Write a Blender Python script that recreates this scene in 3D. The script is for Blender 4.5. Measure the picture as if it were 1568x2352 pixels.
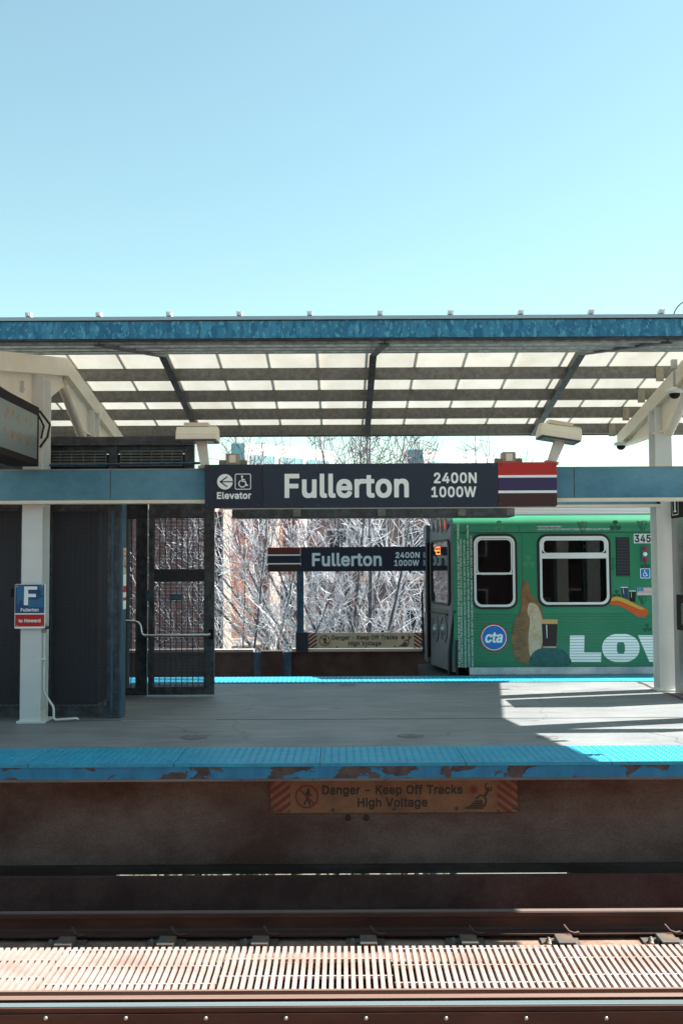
import bpy, math, random, json
from mathutils import Vector, Matrix
from mathutils.geometry import tessellate_polygon
random.seed(7)
S = bpy.context.scene
C = S.collection
for o in list(bpy.data.objects): bpy.data.objects.remove(o)

# ------------------------------------------------------------------ camera, sky, sun, exposure
FOC = 2287.0                      # focal length in layout pixels (layout picture 1568 x 2352)
EYE = Vector((0, 0, 1.70))
PITCH = math.atan2(124, FOC); ROLL = 0.005
fw = Vector((0, math.cos(PITCH), math.sin(PITCH)))
r0 = Vector((1, 0, 0)); u0 = r0.cross(fw)
rt = r0*math.cos(ROLL) - u0*math.sin(ROLL)
up = r0*math.sin(ROLL) + u0*math.cos(ROLL)
cam = bpy.data.cameras.new('camera'); cam.sensor_fit = 'VERTICAL'; cam.sensor_height = 36
cam.lens = FOC/2352*36; cam.clip_end = 3000; cam.clip_start = 0.1
co = bpy.data.objects.new('camera', cam); C.objects.link(co)
m = Matrix.Identity(4)
for i in range(3):
    m[i][0] = rt[i]; m[i][1] = up[i]; m[i][2] = -fw[i]; m[i][3] = EYE[i]
co.matrix_world = m
S.camera = co

SUN = Vector((.85, .22, 1.0)).normalized()
EL = math.asin(SUN.z); AZ = math.atan2(SUN.x, SUN.y)
w = bpy.data.worlds.new('World'); S.world = w; w.use_nodes = True
nt = w.node_tree; bg = nt.nodes['Background']
sky = nt.nodes.new('ShaderNodeTexSky'); sky.sky_type = 'NISHITA'; sky.sun_disc = False
sky.sun_elevation = EL; sky.sun_rotation = AZ
sky.air_density = 1.2; sky.dust_density = 0.3; sky.ozone_density = 0.5
SKY_TINT = (0.56, 0.66, 0.545, 1)
mx = nt.nodes.new('ShaderNodeMix'); mx.data_type = 'RGBA'; mx.blend_type = 'MULTIPLY'; mx.inputs['Factor'].default_value = 1
gm = nt.nodes.new('ShaderNodeGamma'); gm.inputs[1].default_value = 0.9
nt.links.new(sky.outputs[0], gm.inputs[0]); nt.links.new(gm.outputs[0], mx.inputs[6]); mx.inputs[7].default_value = SKY_TINT
nt.links.new(mx.outputs[2], bg.inputs[0]); bg.inputs[1].default_value = 0.13
sl = bpy.data.lights.new('sun', 'SUN'); sl.energy = 5.0; sl.angle = math.radians(.5); sl.color = (1, .93, .84)
so = bpy.data.objects.new('sun', sl); C.objects.link(so); so.rotation_euler = SUN.to_track_quat('Z', 'Y').to_euler()
S.view_settings.view_transform = 'Standard'; S.view_settings.look = 'None'
S.view_settings.gamma = 1; S.view_settings.exposure = 1.75
S.render.engine = 'CYCLES'
S.cycles.max_bounces = 8; S.cycles.diffuse_bounces = 4; S.cycles.transparent_max_bounces = 12

# ------------------------------------------------------------------ layout helpers
def ray(x, y): return fw + rt*((x-784)/FOC) + up*((1176-y)/FOC)
def GZ(x, y, z):
    d = ray(x, y); return EYE + d*((z-EYE.z)/d.z)
class Frame:
    """an upright plane: u along ux, z up, off along n (towards the viewer's side)"""
    def __init__(s, o, ux=(1, 0), n=(0, -1)):
        s.o = Vector((o[0], o[1], 0)); s.ux = Vector((ux[0], ux[1], 0)).normalized(); s.n = Vector((n[0], n[1], 0)).normalized()
    def pt(s, u, z, off=0): return s.o + s.ux*u + s.n*off + Vector((0, 0, z))
    def px(s, x, y):
        d = ray(x, y); t = (s.o-EYE).dot(s.n)/d.dot(s.n); p = EYE+d*t
        return ((p-s.o).dot(s.ux), p.z)
    def rect(s, x0, y0, x1, y1):
        cx, cy = (x0+x1)/2, (y0+y1)/2
        a = s.px(x0, cy)[0]; b = s.px(x1, cy)[0]
        return (min(a, b), max(a, b), s.px(cx, y1)[1], s.px(cx, y0)[1])
def FY(Y): return Frame((0, Y))
def ZY(y, Y, x=784): return FY(Y).px(x, y)[1]
def XY(x, Y, y=1300): return FY(Y).px(x, y)[0]

class MB:
    def __init__(s): s.v = []; s.f = []; s.sm = []
    def add(s, vs, fs, smooth=False):
        b = len(s.v); s.v += [tuple(p) for p in vs]
        for f in fs: s.f.append([b+i for i in f]); s.sm.append(smooth)
        return s
    def box(s, x0, x1, y0, y1, z0, z1):
        if x0 > x1: x0, x1 = x1, x0
        if y0 > y1: y0, y1 = y1, y0
        if z0 > z1: z0, z1 = z1, z0
        vs = [(x0,y0,z0),(x1,y0,z0),(x1,y1,z0),(x0,y1,z0),(x0,y0,z1),(x1,y0,z1),(x1,y1,z1),(x0,y1,z1)]
        return s.add(vs, [(0,3,2,1),(4,5,6,7),(0,1,5,4),(1,2,6,5),(2,3,7,6),(3,0,4,7)])
    def prism(s, fr, poly, a, b, smooth=False):
        """poly [(u,z)] in a Frame, extruded from off a to off b"""
        n = len(poly); A = [fr.pt(u, z, a) for u, z in poly]; B = [fr.pt(u, z, b) for u, z in poly]
        fs = [(i, (i+1) % n, n+(i+1) % n, n+i) for i in range(n)]
        s.add(A+B, fs, smooth)
        s.add(B, [tuple(range(n))]); s.add(A, [tuple(range(n-1, -1, -1))])
        return s
    def rect(s, fr, r, a, b): return s.prism(fr, [(r[0],r[2]),(r[1],r[2]),(r[1],r[3]),(r[0],r[3])], a, b)
    def ring(s, fr, P, Q, a, b):
        """ring between inner loop P and outer loop Q (same count)"""
        n = len(P)
        vs = [fr.pt(u,z,b) for u,z in P]+[fr.pt(u,z,b) for u,z in Q]+[fr.pt(u,z,a) for u,z in P]+[fr.pt(u,z,a) for u,z in Q]
        fs = []
        for i in range(n):
            j = (i+1) % n
            fs += [(i,j,n+j,n+i),(n+i,n+j,3*n+j,3*n+i),(j,i,2*n+i,2*n+j),(2*n+j,2*n+i,3*n+i,3*n+j)]
        return s.add(vs, fs)
    def profx(s, prof, x0, x1, smooth=False):
        """closed profile [(y,z)] extruded along X"""
        n = len(prof)
        A = [(x0,y,z) for y,z in prof]; B = [(x1,y,z) for y,z in prof]
        s.add(A+B, [(i,(i+1)%n,n+(i+1)%n,n+i) for i in range(n)], smooth)
        s.add(A, [tuple(range(n-1,-1,-1))]); s.add(B, [tuple(range(n))]); return s
    def tube(s, pts, r, n=8, smooth=True, cap=True):
        pts = [Vector(p) for p in pts]; rs = r if isinstance(r, (list, tuple)) else [r]*len(pts)
        vs = []; fs = []
        t0 = (pts[1]-pts[0]).normalized(); a = t0.orthogonal().normalized()
        for i, p in enumerate(pts):
            t = (pts[min(i+1,len(pts)-1)]-pts[max(i-1,0)]).normalized()
            a = (a-t*a.dot(t))
            a = a.normalized() if a.length > 1e-6 else t.orthogonal().normalized()
            b = t.cross(a)
            vs += [p+(a*math.cos(2*math.pi*k/n)+b*math.sin(2*math.pi*k/n))*rs[i] for k in range(n)]
        for i in range(len(pts)-1):
            for k in range(n):
                l = (k+1) % n; fs.append((i*n+k, i*n+l, (i+1)*n+l, (i+1)*n+k))
        s.add(vs, fs, smooth)
        if cap:
            s.add(vs[:n], [tuple(range(n-1,-1,-1))]); s.add(vs[-n:], [tuple(range(n))])
        return s
    def cyl(s, p, q, r, n=14): return s.tube([p, q], r, n)
    def lathe(s, c, prof, n=20, axis=(0,0,1)):
        q = Vector((0,0,1)).rotation_difference(Vector(axis)); c = Vector(c); vs = []; fs = []
        for r, z in prof:
            vs += [c+q@Vector((r*math.cos(2*math.pi*k/n), r*math.sin(2*math.pi*k/n), z)) for k in range(n)]
        for i in range(len(prof)-1):
            for k in range(n):
                l = (k+1)%n; fs.append((i*n+k,i*n+l,(i+1)*n+l,(i+1)*n+k))
        return s.add(vs, fs, True)
    def build(s, name, mat, parent=None, bevel=0, local=False):
        me = bpy.data.meshes.new(name); me.from_pydata(s.v, [], s.f); me.update()
        me.polygons.foreach_set('use_smooth', s.sm)
        me.materials.append(mat)
        o = bpy.data.objects.new(name, me); C.objects.link(o)
        if parent is not None:
            o.parent = parent
            if not local: o.matrix_parent_inverse = world_of(parent).inverted()
        if bevel:
            b = o.modifiers.new('bevel', 'BEVEL'); b.width = bevel; b.segments = 2; b.limit_method = 'ANGLE'; b.angle_limit = .6
        return o
def world_of(o):
    m = Matrix.LocRotScale(o.location, o.rotation_euler, o.scale)
    return world_of(o.parent) @ o.matrix_parent_inverse @ m if o.parent else m
def tag(o, label, cat, group=None):
    o['label'] = label; o['category'] = cat
    if group: o['group'] = group
    return o
def thing(name, label, cat, loc=(0,0,0), group=None, rot=(0,0,0)):
    o = bpy.data.objects.new(name, None); C.objects.link(o); o.location = loc; o.rotation_euler = rot
    o.empty_display_size = .1
    return tag(o, label, cat, group)
def struct(o): o['kind'] = 'structure'; return o
def dup(root, loc, label):
    r = root.copy(); C.objects.link(r); r.location = loc; r['label'] = label
    for ch in list(root.children):
        c = ch.copy(); C.objects.link(c); mi = ch.matrix_parent_inverse.copy(); c.parent = r; c.matrix_parent_inverse = mi
        for g in list(ch.children):
            d = g.copy(); C.objects.link(d); mi = g.matrix_parent_inverse.copy(); d.parent = c; d.matrix_parent_inverse = mi
    return r

def rr(x0, x1, z0, z1, r, n=6):
    P = []
    for cx, cz, a in ((x1-r,z0+r,-90),(x1-r,z1-r,0),(x0+r,z1-r,90),(x0+r,z0+r,180)):
        for k in range(n+1):
            t = math.radians(a+90*k/n); P.append((cx+r*math.cos(t), cz+r*math.sin(t)))
    return P
def ell(cx, cz, a, b, n=28): return [(cx+a*math.cos(2*math.pi*k/n), cz+b*math.sin(2*math.pi*k/n)) for k in range(n)]
def clip(poly, r):
    x0, x1, z0, z1 = r
    for ax, lim, sg in ((0,x0,1),(0,x1,-1),(1,z0,1),(1,z1,-1)):
        out = []
        for i in range(len(poly)):
            p, q = poly[i], poly[(i+1)%len(poly)]
            pi, qi = (p[ax]-lim)*sg >= 0, (q[ax]-lim)*sg >= 0
            if pi: out.append(p)
            if pi != qi:
                t = (lim-p[ax])/(q[ax]-p[ax]); out.append((p[0]+t*(q[0]-p[0]), p[1]+t*(q[1]-p[1])))
        poly = out
        if not poly: break
    return poly

GLYPH = json.loads('''{"F":[806,[[82,-47,262,-49,278,-48,289,-41,294,-16,295,386,696,386,713,387,724,393,730,418,730,565,728,582,721,592,696,596,295,597,294,835,303,839,762,841,772,852,775,893,774,1024,770,1040,762,1047,106,1049,82,1047,73,1040,69,1007,69,-16,74,-41]]],"u":[806,[[66,792,57,783,54,762,56,205,63,156,74,115,90,78,123,28,156,-3,188,-25,238,-45,295,-57,369,-59,426,-56,491,-40,532,-19,542,-41,557,-48,721,-49,737,-47,745,-42,750,-33,751,-8,751,762,746,786,729,794,696,795,557,794,538,786,533,762,533,311,527,270,507,221,475,184,434,159,393,149,352,160,328,175,314,188,290,221,276,262,273,295,273,762,268,786,262,791,246,795,90,795]]],"l":[372,[[74,1048,59,1040,54,1016,54,147,58,98,67,57,82,25,106,-7,131,-26,164,-41,205,-50,262,-54,328,-52,385,-43,393,-41,401,-32,404,25,378,147,360,155,288,156,278,168,274,188,271,1032,262,1046,246,1049]]],"e":[794,[[229,775,166,737,115,689,85,647,62,606,36,532,21,450,19,311,30,229,43,180,63,131,103,66,150,16,213,-26,278,-50,369,-64,483,-63,557,-50,622,-24,663,2,696,29,721,57,747,98,765,147,766,205,760,221,655,246,631,256,565,254,555,246,528,197,500,170,454,147,410,141,352,157,315,180,290,205,272,229,250,278,262,284,745,284,770,288,775,295,779,311,778,426,774,483,762,549,734,622,704,673,661,721,604,762,541,788,459,803,360,804,295,796],[539,491,532,483,524,483,270,483,262,484,260,491,285,532,319,566,344,582,369,592,401,599,450,587,483,567,517,532]]],"r":[509,[[66,-46,90,-49,246,-49,268,-41,273,-16,273,450,277,483,291,516,310,541,336,564,360,577,410,590,459,585,508,585,524,595,528,614,527,778,524,793,516,800,450,805,360,803,319,795,270,773,262,788,246,794,82,795,66,792,59,786,54,762,54,-16,57,-37]]],"t":[447,[[459,-42,467,-25,467,33,459,57,442,144,434,151,418,154,369,154,336,149,328,151,311,162,305,172,297,205,297,590,303,594,426,594,442,599,447,606,450,622,448,778,442,789,426,794,303,795,297,803,297,950,292,967,287,971,262,975,106,975,90,972,82,965,79,950,78,803,74,795,-16,794,-33,784,-36,762,-36,631,-34,606,-25,597,74,594,78,590,78,164,83,106,94,66,115,27,137,0,172,-26,213,-43,278,-56,344,-57,410,-53]]],"o":[816,[[229,-34,303,-57,360,-64,483,-62,557,-45,606,-25,647,1,680,29,729,89,762,150,786,229,797,319,795,450,778,541,762,589,741,631,696,694,647,738,582,776,508,798,426,805,328,801,254,783,188,751,131,705,90,655,55,590,30,508,19,418,21,287,36,205,63,131,104,66,133,33,171,0],[410,141,369,150,344,161,318,180,282,221,268,246,253,287,244,319,239,369,244,418,257,467,267,491,293,532,319,560,344,578,369,590,410,598,450,589,475,577,524,532,549,491,565,450,578,369,572,319,564,287,549,246,535,221,515,197,483,168,450,151]]],"n":[805,[[745,-42,751,-16,749,541,742,590,731,631,714,672,687,713,663,738,619,770,565,792,508,803,434,805,377,801,311,784,270,763,264,786,246,794,82,795,66,792,59,786,54,762,54,-8,59,-41,74,-48,106,-49,246,-49,268,-41,273,-16,273,434,276,467,295,519,319,551,360,582,410,596,450,587,483,566,508,540,520,516,530,483,533,450,533,-16,538,-41,549,-48,573,-49,721,-49,737,-47]]],"E":[823,[[778,-44,785,-33,787,0,786,137,778,157,754,161,303,161,294,164,295,397,303,401,729,401,737,404,745,414,748,450,747,590,745,598,737,607,713,611,295,613,294,835,303,839,745,839,770,842,779,852,781,868,781,1016,777,1040,762,1048,745,1049,82,1047,73,1040,69,1016,69,-8,74,-41,82,-47,106,-49,754,-49]]],"v":[765,[[-10,786,-15,770,-13,713,0,688,269,-16,275,-41,287,-48,303,-49,459,-49,483,-46,491,-36,495,-16,768,696,778,713,779,770,774,786,762,794,729,795,573,794,555,786,549,759,402,352,395,344,385,315,360,360,215,762,210,786,197,794,164,795,8,794]]],"a":[765,[[704,-43,709,-33,711,-16,710,541,697,622,685,655,661,696,624,737,565,773,516,790,442,803,344,804,278,797,197,774,139,744,100,713,78,688,41,625,33,606,31,573,33,541,41,527,147,500,164,491,229,490,242,500,270,544,303,573,344,592,385,600,426,590,455,573,475,551,489,516,483,508,450,497,278,474,172,450,115,426,90,410,62,385,33,344,23,319,15,287,11,229,11,172,20,115,33,77,59,33,91,0,147,-36,197,-54,254,-64,352,-65,401,-61,450,-48,491,-29,500,-41,516,-49,680,-49],[492,295,484,246,461,205,427,172,385,150,336,139,295,148,270,160,255,172,241,188,233,205,239,221,254,239,275,254,303,266,360,280,483,297]]],"2":[891,[[82,-42,90,-47,106,-49,778,-49,803,-46,811,-38,814,-16,814,131,812,147,803,158,778,161,434,161,427,164,607,352,704,467,762,557,789,631,798,696,797,770,792,819,781,860,754,917,721,960,688,990,639,1022,582,1046,516,1059,401,1062,328,1052,262,1031,205,997,172,970,147,943,115,891,91,827,82,778,80,688,84,672,90,666,115,662,287,665,295,672,298,680,301,721,309,754,331,794,352,816,377,834,401,845,434,853,483,844,532,815,552,794,565,774,579,729,573,702,557,663,532,622,506,590,79,131,77,115,76,-16]]],"4":[891,[[647,1047,467,1049,450,1047,442,1042,41,360,33,351,29,336,29,180,33,168,41,161,66,158,500,158,503,156,505,-25,510,-41,524,-48,688,-49,713,-45,721,-35,723,-25,725,156,729,158,844,159,854,164,861,180,861,336,856,360,835,368,729,369,723,377,723,647,719,663,707,672,532,673,516,670,508,663,505,639,505,377,500,369,311,369,309,377,647,950,655,960,659,975,660,1024,656,1040]]],"0":[891,[[360,1058,287,1037,258,1024,213,994,180,965,142,917,102,844,69,745,56,680,48,606,46,442,56,319,78,221,112,131,159,57,213,5,258,-25,336,-53,426,-62,532,-57,606,-37,655,-12,680,6,713,36,750,82,790,156,822,254,835,319,843,393,845,557,834,680,813,778,778,868,731,942,680,993,631,1025,557,1053,467,1062],[442,148,410,157,377,176,336,217,313,254,298,287,279,352,269,418,264,500,268,582,279,647,298,713,317,754,346,794,380,827,410,843,442,852,483,843,511,827,557,781,574,754,593,713,612,647,622,582,627,500,622,418,612,352,593,287,578,254,557,219,509,172,483,158]]],"1":[891,[[811,-43,816,-33,818,0,817,131,811,150,786,156,598,157,591,164,590,1034,582,1045,565,1049,377,1049,352,1046,123,876,120,852,120,688,123,666,131,658,156,654,205,656,360,771,366,770,368,164,360,157,131,156,115,154,106,149,102,139,101,115,101,-16,106,-41,115,-47,139,-49,786,-49]]],"3":[891,[[98,1046,89,1032,88,999,88,868,90,852,98,843,123,839,434,839,446,835,262,626,259,582,259,467,262,449,267,442,278,438,434,434,467,427,508,411,541,388,573,352,588,319,596,287,583,238,567,213,542,188,508,168,476,156,426,148,369,160,316,188,281,229,270,254,262,295,254,304,229,308,49,306,41,299,37,287,39,213,48,164,71,106,115,47,172,1,205,-18,246,-36,311,-54,385,-62,508,-59,582,-45,622,-31,663,-11,721,29,745,54,773,90,802,147,814,188,821,238,821,328,814,377,803,418,785,459,762,495,721,539,686,565,640,590,598,605,555,614,779,868,781,1016,777,1040,762,1048,745,1049,123,1049]]],"W":[1349,[[-12,1040,-17,1024,-15,967,-7,950,262,-43,287,-49,467,-49,483,-48,497,-41,663,583,672,599,680,593,685,582,851,-41,868,-49,901,-49,1065,-49,1086,-41,1355,950,1364,967,1365,1024,1360,1042,1351,1047,1335,1049,1171,1049,1155,1048,1141,1040,988,434,967,374,955,418,947,434,797,1007,794,1032,786,1045,762,1049,582,1049,565,1046,557,1040,551,1007,401,437,385,388,377,385,369,418,360,435,206,1040,190,1048,156,1049,8,1049]]],"5":[891,[[762,1044,737,1049,172,1049,156,1048,144,1040,84,524,86,459,95,450,106,448,229,434,278,435,295,441,328,465,369,482,426,494,459,488,508,466,551,426,580,377,594,319,581,262,564,229,544,205,500,169,469,156,434,148,385,161,336,193,317,213,301,238,287,293,278,302,254,306,98,305,82,303,74,298,69,278,71,205,84,147,98,112,131,61,156,33,185,8,238,-24,277,-41,319,-53,393,-62,508,-59,582,-44,647,-15,702,25,745,72,782,131,805,197,814,246,818,303,815,385,806,442,791,491,762,550,733,590,701,622,657,655,614,677,565,694,516,702,467,705,385,702,328,691,324,696,340,835,344,839,737,839,762,845,769,860,769,893,769,1024]]],"N":[1029,[[950,-45,959,-33,960,-8,960,1016,955,1040,950,1045,934,1049,762,1049,745,1046,737,1036,735,401,729,384,311,1042,303,1047,287,1049,106,1049,82,1047,74,1041,69,1016,69,0,69,-25,74,-41,82,-47,98,-49,270,-49,287,-44,293,-33,295,624,297,614,303,612,360,522,716,-41,729,-48,745,-49,926,-49]]],"D":[987,[[74,-41,82,-47,98,-49,450,-49,532,-45,606,-32,672,-12,754,31,808,74,865,139,898,197,902,213,909,221,915,246,922,254,948,360,957,491,955,565,948,639,923,745,882,835,827,910,762,967,729,987,715,991,704,1000,688,1003,672,1014,655,1016,647,1023,622,1027,614,1032,541,1045,459,1049,106,1049,82,1047,73,1040,69,1016,69,-8],[295,163,294,835,303,839,450,838,500,832,541,821,582,804,635,762,673,721,705,663,725,598,735,524,730,434,713,360,696,319,656,262,613,221,557,187,516,173,467,164,418,161]]],"g":[836,[[770,792,745,795,590,794,571,786,565,761,524,785,459,801,369,805,287,797,221,776,164,741,115,696,74,637,51,590,30,516,19,426,19,328,25,262,42,188,62,139,98,82,131,46,180,8,221,-13,287,-33,344,-39,442,-38,508,-26,557,-2,562,-8,554,-49,542,-74,524,-94,491,-119,462,-131,429,-139,385,-140,350,-131,328,-121,294,-98,245,-41,229,-32,164,-33,147,-45,57,-93,51,-106,50,-156,53,-172,61,-188,106,-247,131,-270,169,-295,246,-327,319,-341,450,-345,524,-337,606,-314,663,-285,704,-251,745,-197,762,-161,774,-115,781,-33,781,762,778,783],[401,166,369,173,334,188,311,205,282,238,262,270,248,311,239,377,244,426,252,459,268,500,283,524,304,549,333,573,369,591,401,598,434,592,473,573,500,550,522,524,540,491,552,459,561,418,565,377,559,328,551,295,534,254,517,229,494,205,472,188,442,175]]],"K":[917,[[926,-42,931,-16,931,25,926,41,556,557,558,565,925,958,930,983,930,1024,926,1041,917,1047,893,1049,696,1049,680,1047,672,1042,295,635,294,1016,290,1040,278,1048,254,1049,98,1049,82,1047,74,1041,69,1016,69,0,69,-25,74,-41,90,-49,123,-49,270,-49,289,-41,294,-16,294,287,297,295,385,387,688,-42,696,-47,713,-49,885,-49,909,-49]]],"p":[834,[[66,-327,90,-330,246,-329,262,-326,269,-319,273,-295,273,-33,278,-25,328,-50,393,-63,500,-64,573,-51,637,-25,674,0,721,45,762,106,784,156,800,205,813,287,816,418,804,516,783,590,762,635,737,674,705,713,677,737,655,754,614,776,549,797,467,805,393,803,352,797,311,784,270,761,264,786,246,794,82,795,66,792,57,783,54,754,54,-295,57,-318],[434,142,410,146,377,160,352,177,324,205,295,254,284,287,271,369,274,410,284,459,300,500,315,524,336,550,363,573,401,592,434,598,467,591,491,580,516,562,551,524,573,483,586,442,595,369,590,319,582,287,567,246,553,221,532,196,500,166,467,150]]],"f":[499,[[131,-49,303,-49,319,-44,326,-33,328,590,336,594,483,596,495,606,497,631,497,770,491,788,483,793,467,795,336,795,328,803,328,819,335,844,344,859,369,877,385,881,418,872,467,872,483,874,491,881,497,909,526,999,524,1059,516,1070,500,1076,434,1089,328,1090,270,1081,213,1058,164,1021,136,983,124,958,112,909,106,795,-16,794,-32,786,-35,778,-36,631,-33,604,-16,595,98,594,109,590,109,-16,114,-41]]],"T":[882,[[352,-49,532,-49,549,-41,552,-33,554,835,565,839,835,839,860,843,868,860,869,893,868,1024,860,1044,835,1049,49,1049,25,1046,16,1038,13,1016,13,868,16,852,22,844,41,839,319,839,329,835,329,-16,334,-41]]],"c":[778,[[598,-29,631,-10,676,25,706,57,729,91,752,139,762,172,762,229,754,246,647,270,631,278,565,278,553,270,541,238,524,208,500,181,483,168,450,152,418,143,393,143,369,150,344,161,318,180,289,213,268,246,248,303,242,336,239,369,244,418,267,491,293,532,319,560,344,578,369,590,393,597,410,598,442,591,491,565,523,532,538,508,550,475,564,467,622,466,721,495,745,497,754,502,759,516,760,565,755,590,738,631,704,684,660,729,606,764,532,792,459,804,360,804,303,797,229,773,188,751,148,721,102,672,66,612,36,532,21,450,19,319,30,229,43,180,63,131,104,66,150,16,210,-25,278,-51,360,-64,459,-64,532,-53]]],"k":[748,[[66,1046,57,1038,54,1016,54,-8,59,-41,74,-48,106,-49,246,-49,268,-41,273,-16,273,238,295,259,303,253,541,-46,565,-49,745,-49,770,-46,778,-36,780,-25,780,25,776,41,477,418,480,426,752,704,757,737,757,770,752,786,745,792,729,795,524,793,514,786,278,545,273,557,270,1035,262,1046,246,1049,90,1049]]],"s":[717,[[139,-18,205,-47,278,-62,401,-65,468,-57,549,-33,598,-6,647,37,677,82,690,115,697,147,699,254,692,295,684,319,667,352,647,377,614,405,557,436,508,453,385,479,336,495,293,516,269,541,275,557,303,583,336,597,369,604,401,597,434,578,461,549,481,508,491,498,557,497,573,504,647,520,672,523,680,528,686,549,685,598,669,647,647,686,621,721,590,748,565,764,508,789,450,801,352,805,262,797,188,774,131,740,93,704,66,663,53,631,46,598,44,491,57,432,74,399,97,369,131,340,188,309,238,293,369,264,410,250,442,235,459,222,472,205,459,183,434,162,401,147,360,139,311,149,278,167,254,192,238,221,231,246,221,256,156,258,139,251,29,229,21,213,22,156,42,90,60,57,82,28,112,0]]],"H":[1016,[[942,-41,947,-25,947,0,947,1016,942,1041,934,1047,917,1049,762,1049,737,1047,727,1040,722,1016,722,622,713,617,303,617,295,621,294,1016,290,1040,278,1048,254,1049,98,1049,82,1047,74,1041,69,1016,69,0,69,-25,74,-41,90,-49,123,-49,270,-49,289,-41,294,-16,295,403,303,407,713,407,722,401,722,-16,727,-41,737,-47,762,-49,917,-49,934,-47]]],"i":[328,[[254,794,80,794,66,792,56,778,54,-16,59,-41,74,-48,246,-49,262,-46,271,-33,273,762,268,786],[270,855,286,876,295,901,297,975,289,1016,281,1032,262,1053,238,1068,213,1076,131,1078,90,1068,57,1043,44,1024,35,999,32,926,40,885,66,849,90,832,106,826,131,822,180,821,213,824,238,832]]],"h":[806,[[66,1046,57,1038,54,1016,54,-8,59,-41,74,-48,106,-49,246,-49,268,-41,273,-16,273,434,276,467,295,519,319,551,360,582,410,596,450,587,483,566,508,540,520,516,530,483,533,450,533,-16,538,-41,549,-48,573,-49,721,-49,737,-47,745,-42,751,-16,751,516,746,565,736,614,722,655,705,688,672,731,633,762,590,783,532,799,459,805,377,801,336,793,295,777,287,771,276,770,273,778,273,1016,268,1040,262,1046,246,1049,90,1049]]],"V":[943,[[-12,1040,-17,1024,-15,967,-5,950,351,-16,357,-41,369,-48,385,-49,582,-47,590,-42,594,-33,598,-11,948,950,958,967,959,1024,955,1040,942,1048,909,1049,754,1049,737,1046,731,1040,726,1016,532,458,523,442,475,293,424,442,414,459,216,1016,210,1040,197,1048,164,1049,8,1049]]],"w":[1115,[[1115,786,1098,794,1065,795,917,794,899,786,812,467,804,450,786,384,778,377,759,450,749,475,666,786,655,793,639,795,459,792,451,786,448,778,445,754,336,368,308,459,302,467,215,786,205,793,180,795,25,795,8,792,0,787,-5,770,-3,713,8,688,219,-8,226,-41,238,-48,278,-49,410,-49,426,-47,435,-41,526,287,534,303,557,384,580,303,588,287,673,-8,680,-41,688,-47,704,-49,860,-49,885,-45,892,-33,895,-8,1109,696,1118,713,1119,770]]],"d":[834,[[770,1045,745,1049,590,1049,573,1046,566,1040,562,1016,562,778,557,766,508,790,442,803,336,804,262,791,197,764,158,737,115,696,74,636,43,565,30,516,22,459,19,319,29,229,42,180,60,131,98,66,141,16,197,-25,262,-52,311,-62,360,-65,426,-65,475,-59,508,-50,565,-22,571,-41,590,-49,754,-49,775,-41,780,-8,780,1016,778,1034],[401,142,369,150,344,160,317,180,282,221,268,246,252,287,244,319,239,369,248,442,261,483,284,524,304,549,332,573,369,591,401,598,434,592,472,573,500,549,520,524,535,500,550,459,560,410,563,369,551,287,540,254,510,205,483,177,459,160,429,147]]],"O":[1048,[[713,1035,680,1045,614,1058,508,1063,401,1053,311,1025,229,977,164,918,106,838,99,819,91,811,88,794,76,778,74,762,64,745,39,639,31,565,30,500,31,434,39,360,64,254,74,238,77,221,88,205,91,188,99,180,106,161,164,81,205,41,254,6,336,-34,369,-45,434,-58,541,-63,647,-53,739,-25,819,21,885,80,942,159,950,180,958,188,961,205,972,221,974,238,985,254,1010,360,1017,434,1018,500,1017,565,1010,639,985,745,974,762,972,778,961,794,958,811,950,819,942,840,885,919,845,958,794,995],[524,846,584,835,639,813,675,786,729,729,762,672,780,622,791,573,796,500,791,426,780,377,754,311,728,270,680,218,639,187,582,164,524,154,467,164,410,187,358,229,321,270,295,311,269,377,258,426,253,500,258,573,269,622,295,688,321,729,357,770,410,813,467,836]]],"-":[891,[[710,336,711,508,704,524,696,528,205,530,188,527,177,516,175,344,180,328,188,322,680,320,704,326]]]}''')
def glyph_text(mb, fr, s, x0, x1, ycap, ybase, off, track=0.0):
    """bold grotesque lettering fitted between layout x0..x1, capitals from ybase up to ycap"""
    u0, u1, z0, z1 = fr.rect(x0, ycap, x1, ybase)
    return text_fit(mb, fr, s, u0, u1, z0, z1, off, track)
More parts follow.
